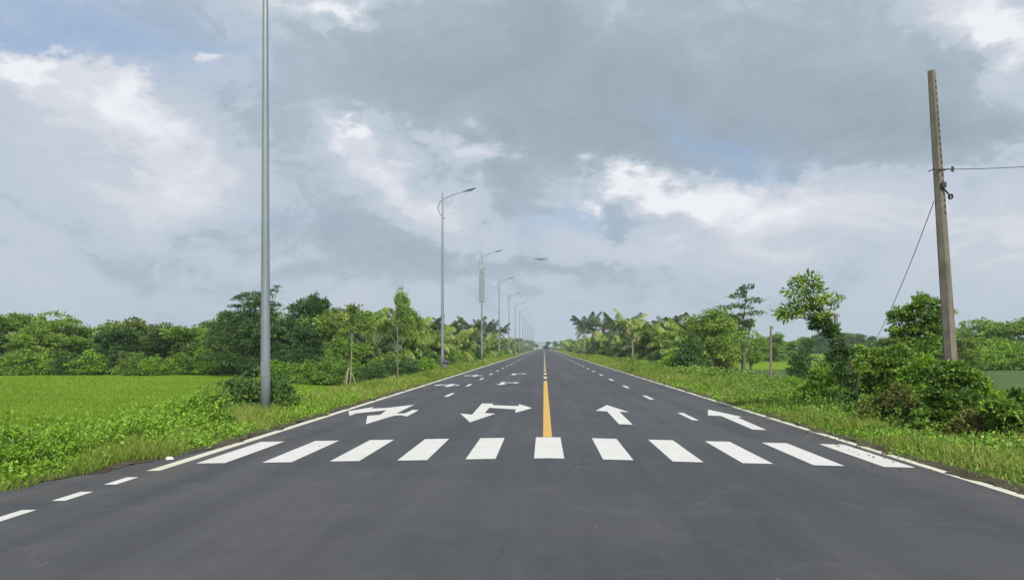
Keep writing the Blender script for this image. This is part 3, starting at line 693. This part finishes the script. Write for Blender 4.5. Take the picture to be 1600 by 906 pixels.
# palm groves either side of the road, thinning to the vanishing point
GL, GR_ = 'young palms in the left grove', 'young palms in the right grove'
def grove(side, x0, y0, y1, step, hfun, kinds, lab, cat, grp, nom=3.1, jit=1.4, lastpx=None):
    y = y0
    while y < y1:
        x = side * (x0 + R.uniform(-jit, jit)); k = R.choice(kinds); h = hfun(y) * .92 * R.uniform(.85, 1.12)
        z = drop(x, y); s = (h - z) / tall(k)
        place(k, (x, y, z), R.uniform(0, 6.28), s, lab, cat, grp)
        y += step * R.uniform(.75, 1.25) * (1 + y / 260)
PLAB = 'young coconut palm with arching yellow green fronds in the left grove'
PRAB = 'young coconut palm with arching yellow green fronds in the right grove'
grove(-1, 15.5, 74, 520, 2.7, lambda y: 4.6, PY, PLAB, 'palm', GL)
grove(-1, 19.5, 72, 420, 3.4, lambda y: 5.2, PY + A[:2], PLAB.replace('coconut palm with arching yellow green fronds', 'tree') if 0 else 'green crown rising among the palms of the left grove', 'tree', 'crowns among the left palms', 4.0)
grove(-1, 25, 72, 420, 6.0, lambda y: 6.2, A[:5], 'leafy tree standing behind the left palm grove', 'tree', 'trees behind the left palms', 6.0)
grove(-1, 12.6, 62, 480, 7.5, lambda y: 1.1, B, 'low shrub at the front of the left palm grove', 'shrub', 'shrubs before the left palms', 2.1, .8)
grove(1, 15.0, 74, 500, 2.8, lambda y: 4.4, PY, PRAB, 'palm', GR_)
grove(1, 19, 100, 420, 4.4, lambda y: 5.2, PY + A[:1], 'green crown rising among the palms of the right grove', 'tree', 'crowns among the right palms', 4.0)
grove(1, 24, 125, 420, 6.0, lambda y: 6.0, A[:5], 'leafy tree standing behind the right palm grove', 'tree', 'trees behind the right palms', 6.0)
grove(1, 11.8, 72, 420, 7.5, lambda y: .9, B, 'low shrub at the front of the right palm grove', 'shrub', 'shrubs before the right palms', 2.1, .8)
for px, Z, top, k, lab in ((912, 215, 489, 0, 'tall dark coconut palm standing highest at the far end of the right grove'), (942, 200, 494, 1, 'second tall dark coconut palm at the far end of the right grove'), (972, 150, 490, 0, 'dark tall palm left of the broad crowned palms'),
                           (990, 110, 486, 2, 'broad crowned coconut palm near the middle of the right grove'), (1040, 105, 494, 1, 'dark palm with upright fronds right of the broad crowned one'), (1062, 100, 497, 1, 'dark palm with upright fronds nearest the round green tree'),
                           (925, 260, 508, 1, 'small dark far palm at the tip of the right grove'), (1012, 95, 500, 2, 'pale coconut palm between the broad crowned and dark palms')):
    put(PT[k], px, Z, top, lab, 'palm', None, 6.2 + .8 * k, 1.15)
for px, Z, top in ((738, 150, 495), (700, 120, 497), (780, 200, 505), (600, 92, 500), (575, 88, 503), (760, 190, 499), (668, 104, 493)):
    put(PT[R.choice([0, 1])], px, Z, top, 'dark coconut palm showing above the left grove', 'palm', 'dark palms above the left grove', 6.6, 1.1)

# right side: round tree, airy trees, shrubs
rnd = tree_kind('round_tree', 71, 6, 2.6, 12000, (.2, .10), 'leaf_green', 'bark', z0=.25, nl=15, flat=.8)
put(rnd, 1117, 72, 486, 'broad round green tree at the near end of the right palm grove', 'tree', None, 6.0, 1.0)
put(rnd, 1135, 78, 500, 'smaller round green tree tucked behind the broad round one', 'tree', None, 6.0, .9)
put(B[2], 1086, 56, 524, 'dark glossy shrub below the broad round tree', 'shrub', None, 2.0, .7)
put(B[1], 1056, 58, 548, 'light green shrub left of the dark glossy shrub', 'shrub', None, 2.0, 1.0)
airy = [(0, 0, 5.6, .28, .3, .3), (.35, 0, 5.95, .4, .35, .14), (-.25, 0, 5.35, .5, .4, .12), (.65, 0, 5.1, .55, .4, .13), (-.75, 0, 4.75, .65, .45, .12), (.2, 0, 4.7, .5, .4, .12), (.8, 0, 4.3, .65, .4, .12), (-.3, 0, 4.1, .55, .4, .14), (.25, 0, 3.7, .4, .35, .14), (0.1, 0, 3.2, .25, .25, .12)]
ai = tree_kind('airy_tree', 72, 6, 1, 1500, (.16, .07), 'leaf_dark', 'bark_dark', lobes=airy, trunk=.075, subs=20)
put(ai, 1159, 60, 446, 'tall airy tree with flat open tiers against the sky', 'tree', None, 6.1, 1.0, rz=YAW)
put(tree_kind('slender_tree', 73, 4, .7, 1300, (.16, .08), 'leaf_green', 'bark', z0=.3, nl=9), 1172, 62, 500, 'small slender green tree just right of the tall airy tree', 'tree', None, 4.0, 1.0)
for i, (px, Z, top) in enumerate(((1195, 150, 527), (1215, 145, 523), (1180, 130, 530), (1240, 150, 533), (1262, 120, 531))):
    put(A[R.choice([0, 2, 4])], px, Z, top, 'small distant dark tree beyond the right field', 'tree', 'distant trees beyond the right field', 6.0, 1.2)
put(B[2], 1258, 38, 549, 'dark shrub standing left of the leaning vine covered tree', 'shrub', None, 2.0, .55)
# leaning vine covered tree
bX, bY, _ = at(1335, HY, 19.5); bz = gz(bX, bY)
def rel(px, py, dz=0): p = at(px, py, 19.5); return (p[0] - bX, p[1] - bY + dz, p[2] - bz)
def lobe(px, py, rx, ry, f=.8): c = rel(px, py); k = 19.5 / F; return (c[0], c[1], c[2], rx * k, rx * k * f, ry * k)
path = [rel(1345, 655), rel(1338, 618), rel(1327, 570), rel(1312, 522), rel(1292, 495), rel(1270, 478), rel(1262, 455)]
lb = [lobe(1262, 440, 16, 11), lobe(1245, 458, 18, 10), lobe(1275, 458, 16, 12), lobe(1236, 488, 20, 12), lobe(1262, 490, 18, 12), lobe(1283, 478, 17, 11), lobe(1302, 468, 14, 7), lobe(1255, 475, 14, 9), lobe(1280, 497, 14, 10), lobe(1228, 492, 11, 9), lobe(1246, 440, 10, 7)]
rs = np.random.default_rng(9); e = tag(empty('leaning_tree', (bX, bY, bz)), 'leaning tree with a windswept crown and vine covered trunk', 'tree')
obj('trunk', limb_mesh('trunk', rs, lb, .07, 'bark_dark', lean=path, fork=.66, twigs=2), e)
obj('crown', leaf_mesh('crown', rs, lb, 1500, .14, .045, 'leaf_green', 26, .40), e)
vl = [lobe(1284, 507, 16, 12), lobe(1300, 524, 11, 12), lobe(1308, 546, 9, 13), lobe(1313, 572, 10, 14), lobe(1318, 597, 8, 14), lobe(1328, 622, 9, 14), lobe(1325, 552, 8, 10), lobe(1333, 590, 8, 10), lobe(1338, 632, 8, 10), lobe(1298, 512, 10, 8), lobe(1300, 560, 7, 14)]
obj('climbing_vine', leaf_mesh('climbing_vine', rs, vl, 3200, .09, .055, 'leaf_dark', 20, .4), e)
# tree behind the leaning pole and the shrubs around its foot
def custom(name, px, Z, lobes, n, leaf, lmat, lab, cat, bark='bark', part='crown', trunk=.08, seed=1, subs=24, tight=.32, stem='trunk'):
    X, Y, _ = at(px, HY, Z); zb = gz(X, Y); k = Z / F; L = []
    for (lx, ly, rx, ry) in lobes: p = at(lx, ly, Z + (R.random() - .5) * rx * k); L.append((p[0] - X, p[1] - Y, p[2] - zb, rx * k, rx * k * .9, ry * k))
    rs = np.random.default_rng(seed); e = tag(empty(name, (X, Y, zb)), lab, cat)
    obj(stem, limb_mesh(stem, rs, L, trunk, bark), e); obj(part, leaf_mesh(part, rs, L, n, leaf[0], leaf[1], lmat, subs, tight), e); return e
custom('pole_tree', 1440, 27, [(1445, 476, 20, 12), (1425, 490, 20, 13), (1462, 492, 20, 14), (1408, 500, 15, 10), (1420, 518, 24, 14), (1450, 515, 28, 16), (1435, 540, 30, 16), (1470, 530, 18, 18), (1440, 465, 9, 7), (1400, 492, 10, 6)], 8775, (0.126, 0.059), 'leaf_green', 'feathery green tree directly behind the leaning concrete pole', 'tree', seed=21)
S = 'shrub'
custom(S, 1412, 21, [(1400, 560, 25, 18), (1380, 580, 26, 18), (1425, 570, 25, 20), (1350, 590, 24, 16), (1365, 565, 18, 14), (1400, 600, 40, 20)], 9450, (0.092, 0.059), 'leaf_green', 'dark leafy shrub between the leaning tree and the concrete pole', S, part='foliage', trunk=.04, seed=22, stem='stems')
custom(S, 1435, 18.5, [(1425, 585, 20, 18), (1440, 600, 20, 22), (1415, 610, 22, 18), (1445, 570, 18, 14), (1425, 640, 26, 26)], 8775, (0.071, 0.046), 'leaf_bright', 'bright green shrub just left of the vine covered pole base', S, part='foliage', trunk=.04, seed=23, stem='stems')
custom(S, 1395, 16.5, [(1370, 640, 24, 18), (1400, 630, 26, 22), (1385, 660, 38, 20), (1425, 650, 24, 24), (1350, 660, 18, 16), (1410, 610, 12, 12)], 10125, (0.063, 0.029), 'leaf_rust', 'brownish twiggy shrub low in front of the leaning tree', S, part='foliage', trunk=.03, seed=24, stem='stems')
custom(S, 1325, 18.5, [(1320, 650, 22, 16), (1300, 655, 20, 14), (1345, 640, 16, 20)], 4725, (0.067, 0.038), 'leaf_green', 'small green shrub at the foot of the leaning tree', S, part='foliage', trunk=.03, seed=25, stem='stems')
custom('vine_mound', 1492, 15.2, [(1490, 580, 24, 16), (1468, 590, 20, 16), (1512, 595, 20, 18), (1480, 620, 30, 24), (1510, 640, 28, 26), (1470, 650, 30, 26), (1450, 665, 24, 20), (1500, 675, 34, 20), (1525, 670, 22, 18)], 16875, (0.076, 0.052), 'leaf_green', 'mound of broad leaved vines climbing the concrete pole base', 'vine', part='foliage', trunk=.03, seed=26, stem='stems')
custom('vine_mound', 1528, 14.4, [(1520, 668, 26, 24), (1545, 685, 22, 18), (1500, 690, 20, 14)], 4320, (0.067, 0.042), 'leaf_rust', 'dark brown tangle right of the vine covered pole base', 'vine', part='foliage', trunk=.03, seed=27, stem='stems')
custom('vine_mound', 1585, 13.8, [(1562, 640, 22, 18), (1596, 628, 26, 18), (1570, 660, 24, 20), (1600, 650, 26, 20), (1590, 690, 32, 24), (1630, 670, 40, 30), (1560, 690, 16, 16)], 8775, (0.084, 0.063), 'leaf_green', 'leafy vine mound at the right edge of the verge', 'vine', part='foliage', trunk=.03, seed=28, stem='stems')
custom(S, 1345, 21, [(1340, 575, 18, 16), (1360, 600, 22, 18), (1330, 610, 20, 18), (1375, 625, 22, 16), (1350, 550, 12, 12)], 6000, (.08, .05), 'leaf_green', 'loose green shrub filling the bank right of the leaning trunk', S, part='foliage', trunk=.03, seed=31, stem='stems')
custom(S, 1275, 22, [(1270, 610, 22, 16), (1290, 590, 20, 16), (1300, 625, 22, 16), (1255, 630, 18, 14)], 5200, (.08, .05), 'leaf_bright', 'bright loose shrub on the bank left of the leaning trunk', S, part='foliage', trunk=.03, seed=32, stem='stems')
custom(S, 1545, 19, [(1540, 625, 20, 14), (1560, 640, 22, 16), (1530, 600, 14, 14)], 3600, (.09, .06), 'leaf_bright', 'bright shrub between the vine covered pole and the right fields', S, part='foliage', trunk=.03, seed=33, stem='stems')
custom(S, 1470, 17, [(1450, 690, 26, 10), (1480, 692, 24, 10), (1510, 700, 24, 10)], 2025, (0.067, 0.042), 'leaf_green', 'low leafy growth below the vine covered pole base', S, part='foliage', trunk=.02, seed=29, stem='stems')
# right tree wall, hedge below it, hill
for px in range(1495, 1960, 24):
    put(A[R.choice([0, 1, 3, 4, 1])], px + R.uniform(-8, 8), 98 + R.uniform(-3, 6), 501 + R.uniform(-4, 9) + max(0, (1520 - px) * .3), 'leafy green tree in the dense wall of trees at the right', 'tree', 'trees in the wall at the right', 6.0, 1.2)
for px in range(1500, 1960, 28):
    put(B[R.choice([0, 1, 3, 1])], px + R.uniform(-8, 8), 92 + R.uniform(-1, 2), 538 + R.uniform(-8, 6), 'bushy shrub at the foot of the right tree wall', 'shrub', 'shrubs below the right tree wall', 2.0, 1.1)
for px in range(1390, 1520, 20):
    put(A[R.choice([0, 3, 4])], px + R.uniform(-5, 5), 88, 530 + R.uniform(-6, 6), 'low tree behind the shrubs by the concrete pole', 'tree', 'low trees behind the pole shrubs', 6.0, 1.3)
for px in range(1185, 1420, 17):
    put(A[R.choice([0, 2, 4])], px + R.uniform(-5, 5), 330 + R.uniform(-8, 8), 531 + R.uniform(-4, 4) - (6 if 1320 < px < 1345 else 0), 'distant tree in the hazy line beyond the right fields', 'tree', 'hazy line of distant trees', 6.0, 1.9)
for px, top in ((1286, 518), (1318, 522), (1362, 526), (1275, 524)):
    put(A[2], px, 320, top, 'taller rounded tree standing out of the hazy distant line', 'tree', 'taller trees in the hazy line', 6.0, .8)
for px in list(range(856, 900, 11)) + list(range(800, 832, 10)):
    put(A[R.choice([0, 2, 4])], px, 640 + R.uniform(-20, 20), 535 + abs(px - 855) * -.12 + R.uniform(-1, 1), 'tiny far tree near the vanishing point of the road', 'tree', 'far trees near the vanishing point', 6.0, 1.4)
# staked sapling and young trees on the verges
def sapling(px, Z, top, crown_top, lab, stakes=True, n=420, lean=0.0, mat='leaf_olive'):
    x, y, z = foot(px, Z); h = (HY - top) / F * Z + CAM[2] - z; rs = np.random.default_rng(int(px))
    e = tag(empty('sapling', (x, y, z), YAW), lab, 'sapling'); L = [(lean * h + rs.normal(0, .28), rs.normal(0, .2), h * rs.uniform(crown_top, .98), .34, .3, .2) for _ in range(7)]
    L[0] = (lean * h, 0, h * .96, .3, .3, .2)
    obj('trunk', limb_mesh('trunk', rs, L, .04, 'bark_pale', fork=.55), e); obj('crown', leaf_mesh('crown', rs, L, n, .16, .075, mat, 12, .4), e)
    if stakes:
        fr = tag(empty('tree_support', (x, y, z), .4), 'bamboo tripod of stakes bracing the ' + ('left' if px < 800 else 'right') + ' verge sapling', 'tree support')
        for k in range(3):
            a = k * 2.094; m = MB(); m.tube([(math.cos(a) * .55, math.sin(a) * .55, -.1), (math.cos(a) * .04, math.sin(a) * .04, 1.25)], [.028, .022], 7); m.build('stake', MATS['bamboo'], fr)
        for k in range(3):
            a, b = k * 2.094, (k + 1) * 2.094; m = MB(); m.tube([(math.cos(a) * .38, math.sin(a) * .38, .4), (math.cos(b) * .38, math.sin(b) * .38, .4)], [.018, .018], 6); m.build('crossbar', MATS['bamboo'], fr)
sapling(545, 36, 474, .74, 'young tree with bare lower trunk held by bamboo stakes', True, 500, .02)
sapling(622, 46, 497, .66, 'thin pale sapling left of the second street lamp', False, 300, 0)
sapling(1160, 42, 520, .5, 'thin vine wrapped sapling on the right verge', False, 380, 0, 'leaf_green')
sapling(986, 52, 556, .3, 'short dark sapling on the right verge near the palms', False, 160, 0, 'leaf_green')
# small foreground bushes of the verges
fg = [shrub_kind('shrub', 400 + i, 1.0, .8, 2600, lf, lm, nl=7) for i, (lf, lm) in enumerate((((.095, .06), 'leaf_bright'), ((.085, .05), 'leaf_green'), ((.07, .05), 'leaf_dark'), ((.10, .05), 'leaf_bright')))]
def bush(px, Z, top, k, wd, lab): put(fg[k], px, Z, top, lab, 'shrub', None, 1.05, wd)
bush(383, 21.0, 589, 2, 1.1, 'dark round bush left behind the nearest lamp post'); bush(434, 21.2, 592, 2, 1.15, 'dark round bush right behind the nearest lamp post'); bush(452, 24.0, 602, 2, .8, 'small dark bush at the right end of the lamp post bushes')
bush(330, 17.5, 604, 1, .75, 'dark topped weed bush highest on the left verge'); bush(318, 16.6, 618, 0, .9, 'bright leafy bush below the highest left verge bush'); bush(286, 15.6, 626, 3, 1.2, 'bright spreading bush on the middle of the left verge')
bush(240, 14.2, 650, 0, .9, 'light green bush on the left verge before the rice field'); bush(345, 15.8, 640, 1, .9, 'green bush close to the line left of the nearest lamp'); bush(210, 13.0, 668, 3, .8, 'low bright bush between two taller verge bushes')
bush(28, 11.0, 672, 1, 1.0, 'leafy bush at the far left corner of the verge'); bush(60, 10.4, 688, 3, 1.05, 'bright bush near the left corner beside the asphalt'); bush(130, 11.6, 686, 0, 1.1, 'low light green bush near the left foreground'); bush(-20, 9.8, 700, 0, 1.0, 'pale green bush cut by the left edge')
bush(1235, 27, 590, 0, 1.1, 'bright ground hugging bush on the right verge'); bush(1200, 29, 592, 3, 1.1, 'light green bush left of the bright right verge bush'); bush(1280, 24, 598, 1, 1.0, 'green bush left of the leaning tree foot'); bush(1300, 30, 560, 1, .9, 'green bush behind the foot of the leaning tree'); bush(1222, 23, 618, 0, 1.2, 'low bright bush beside the right road edge')

# ---------------------------------------------------------------- uncountable growth: grass, weeds, rice
def blades(name, seed, pts, h, wd, mat, lab, lean=.35):
    rs = np.random.default_rng(seed); n = len(pts); a = rs.uniform(0, 6.28, n); s = np.stack([np.cos(a), np.sin(a), a * 0], 1); H_ = (h * rs.uniform(.5, 1.3, n))[:, None]; W = (wd)[:, None] * rs.uniform(.7, 1.3, n)[:, None]
    ln = rs.normal(size=(n, 3)) * lean; ln[:, 2] = 0; up = np.array([0, 0, 1.0])
    m1 = pts + up * H_ * .55 + ln * H_ * .3; tip = pts + up * H_ * .95 + ln * H_
    v = np.stack([pts - s * W * .5, pts + s * W * .5, m1 + s * W * .38, m1 - s * W * .38, tip], 1).reshape(-1, 3)
    i = np.arange(n) * 5; f = np.concatenate([np.stack([i, i + 1, i + 2, i + 3], 1)]); f2 = np.stack([i + 3, i + 2, i + 4, i + 4], 1)
    me = bpy.data.meshes.new(name); me.vertices.add(len(v)); me.vertices.foreach_set('co', v.astype(np.float32).ravel())
    li = np.concatenate([f.ravel(), f2[:, :3].ravel()]).astype(np.int32); me.loops.add(len(li)); me.loops.foreach_set('vertex_index', li)
    ls = np.concatenate([np.arange(n) * 4, 4 * n + np.arange(n) * 3]).astype(np.int32); me.polygons.add(2 * n); me.polygons.foreach_set('loop_start', ls); me.update(calc_edges=True)
    patch = .5 + .22 * np.sin(pts[:, 0] * .9 + np.sin(pts[:, 1] * .31) * 2) * np.cos(pts[:, 1] * .23) ; t = rs.normal(0, .16, n) + patch
    at_ = me.attributes.new('tint', 'FLOAT', 'FACE'); at_.data.foreach_set('value', np.concatenate([t, t + .06]).astype(np.float32)); me.materials.append(MATS[mat])
    return tag(obj(name, me), lab, 'grass', None, 'stuff')
def zlump(x, y): return gzv(x) - .03 + lump(x, y, .10) * np.interp(np.abs(x), (6.8, 8.5), (0, 1))
def verge_pts(rs, n, side, y0, y1, xin, xout, pw=1.0):
    u = rs.random(n); y = y0 * (y1 / y0) ** (u ** pw)          # denser towards the camera, like what a lens resolves
    edge = xin + .12 * np.sin(y * 1.9) + .09 * np.sin(y * 4.7 + 1) + (np.maximum(0, 13.5 - y) ** 1.35 * .115 if side < 0 else 0)
    x = edge + (xout - edge) * rs.random(n) ** 1.1; x = x * side
    return x, y
for side, nm, n1 in ((-1, 'grass_left', 150000), (1, 'grass_right', 150000)):
    rs = np.random.default_rng(50 + side); x, y = verge_pts(rs, n1, side, 6.0, 170, 5.32 if side < 0 else 5.20, 9.9 if side < 0 else 12.6)
    D = np.hypot(x, y); ax = np.abs(x); pts = np.stack([x, y, zlump(x, y)], 1)
    h = (.10 + .05 * np.minimum(1, (ax - 5.2)) + .10 * (np.sin(x * 2.1 + y * .7) * np.cos(y * .53) > .2)) * np.interp(y, (6, 14, 40), (1, 1.2, 1.4)); h = h * np.interp(ax, (5.2, 5.7), (.35, 1.0))
    blades(nm, 60 + side, pts, h, np.maximum(.008, D * .0009), 'grass_blade', 'wild grass covering the ' + ('left' if side < 0 else 'right') + ' road verge')
# rice
rs = np.random.default_rng(77); n = 170000; y = 8 / (1 - rs.random(n) * (1 - 8 / 74.0)); x = -9.9 - rs.random(n) * (y * .68 + 2); pts = np.stack([x, y, x * 0 - 1.06], 1); D = np.hypot(x, y)
blades('rice_plants', 78, pts, np.full(n, .13), np.maximum(.008, D * .0007), 'rice_blade', 'young bright green rice standing in the left field', .25)
rs = np.random.default_rng(79); n = 30000; y = rs.uniform(24, 47, n); x = 13.6 + rs.random(n) * (y * .75); blades('rice_plants', 80, np.stack([x, y, x * 0 - 1.08], 1), np.full(n, .30), np.full(n, .05), 'rice_blade', 'bright green rice standing in the right field behind the pole', .25)
def weeds(name, seed, spec, leaf, mat, lab):
    """ground cover of small broad-leaved plants: each plant a dome of leaves"""
    rs = np.random.default_rng(seed); P, D, T = [], [], []
    for (x, y, r, h, n) in spec:
        g = unit(rs.normal(size=(n, 3))); g[:, 2] = np.abs(g[:, 2]); rad = rs.uniform(.5, 1.05, n)[:, None]; z = float(zlump(np.array([x]), np.array([y]))[0])
        P.append(g * rad * (r, r, h) + (x, y, z)); D.append(g * (1, 1, .6) + rs.normal(size=(n, 3)) * .5); T.append(rs.normal(.5, .15, n) + rs.normal(0, .12))
    P, D, T = np.concatenate(P), np.concatenate(D), np.concatenate(T); v, f = leaf_arrays(rs, P, D, leaf[0], leaf[1]); Dd = None
    return tag(obj(name, new_mesh(name, v, f, MATS[mat], False, T)), lab, 'weeds', None, 'stuff')
def spec(seed, n, side, y0, y1, xin, xout, hmul=1.0, cnt=34):
    rs = np.random.default_rng(seed); x, y = verge_pts(rs, n, side, y0, y1, xin, xout); ax = np.abs(x); out = []
    edge = 5.3 + (np.maximum(0, 13.5 - y) ** 1.35 * .115 if side < 0 else 0)
    for a, b, ed in zip(x, y, edge if side < 0 else [5.25] * n):
        if side < 0 and abs(a + 6.9) < .8 and 15.5 < b < 20.3: continue
        if math.sin(a * 1.3 + 2 * math.sin(b * .8)) * math.cos(b * .55 + a) < (-.55 if side < 0 else -.45): continue
        d = abs(a) - ed; k = min(1, .25 + d * .5); r = R.uniform(.14, .30) * (.6 + .5 * k); out.append((a, b, r, R.uniform(.12, .42) * k * hmul, cnt))
    return out
weeds('low_weeds_left', 181, spec(182, 2200, -1, 6.5, 24, 5.55, 8.6, 1.0, 44), (.055, .03), 'leaf_green', 'fine leaved green weeds between the brighter ones on the left verge')
weeds('weeds_left', 81, spec(82, 1500, -1, 6.5, 26, 5.60, 8.4, 1.45, 46) + spec(92, 240, -1, 8.5, 19, 6.5, 7.6, 2.1, 80), (.065, .036), 'leaf_bright', 'lush light green weeds along the left road edge')
weeds('tall_weeds_left', 83, spec(84, 130, -1, 7, 22, 6.5, 8.2, 1.6, 60), (.085, .045), 'leaf_green', 'taller darker weeds among the left verge grass')
weeds('creeping_plants_right', 85, spec(86, 1900, 1, 12, 42, 5.30, 11, .85, 44), (.075, .05), 'leaf_bright', 'creeping broad leaved plants along the right road edge')
weeds('low_weeds_right', 187, spec(188, 1500, 1, 9, 44, 5.35, 11, .7, 44) + spec(189, 700, 1, 8.5, 15, 5.25, 7.5, .45, 40) + spec(190, 260, 1, 17, 25, 5.0, 6.2, 1.2, 50) + spec(191, 500, 1, 9, 16, 5.8, 9, .9, 60) + spec(193, 420, 1, 16, 30, 5.9, 9.5, 1.6, 70), (.06, .03), 'leaf_green', 'fine leaved green weeds among the creepers on the right verge')
weeds('tall_weeds_right', 87, spec(88, 330, 1, 15, 48, 6.8, 12, 1.6, 60), (.085, .05), 'leaf_green', 'taller weeds standing on the right verge')
weeds('verge_scrub', 89, spec(90, 600, 1, 40, 110, 8, 13, 1.5, 30) + spec(91, 400, -1, 64, 150, 7.6, 10.5, 1.2, 30), (.17, .09), 'leaf_green', 'low scrub along the farther verges')
# fallen leaves on the right end of the crossing
rs = np.random.default_rng(95); n = 80; x = rs.normal(4.85, .3, n).clip(3.4, 5.5); y = rs.uniform(10, 15.5, n); pts = np.stack([x, y, -.021 * x + .012], 1); d = rs.normal(size=(n, 3)); d[:, 2] *= .12
v, f = leaf_arrays(rs, pts, d, .05, .03, .05); tag(obj('fallen_leaves', new_mesh('fallen_leaves', v, f, MATS['leaf_rust'], False, rs.random(n))), 'fallen leaves scattered over the right end of the crossing', 'leaves', None, 'stuff')
rs = np.random.default_rng(96); n = 14; x = rs.uniform(-5, 5, n); y = rs.uniform(5.5, 14, n); pts = np.stack([x, y, -.021 * np.abs(x) + .008], 1); d = rs.normal(size=(n, 3)); d[:, 2] *= .2
v, f = leaf_arrays(rs, pts, d, .028, .022, .2); tag(obj('road_grit', new_mesh('road_grit', v, f, MATS['soil'], False, rs.random(n))), 'bits of grit and leaf lying on the asphalt', 'grit', None, 'stuff')

# ---------------------------------------------------------------- the air
hz = bpy.data.materials.new('haze_air'); hz.use_nodes = True; t = NT(hz.node_tree); t.n.clear()
o = t.node('ShaderNodeOutputMaterial'); pv = t.node('ShaderNodeVolumePrincipled'); pv.inputs['Color'].default_value = (.84, .92, 1, 1); pv.inputs['Density'].default_value = 0.0003; pv.inputs['Anisotropy'].default_value = 0.2
t.l.new(pv.outputs[0], o.inputs['Volume'])
hb = MB().box((0, 1400, 6.9), (8400, 11400, 18.6)); tag(hb.build('haze', hz), 'thin pale haze over the fields', 'haze', None, 'stuff')
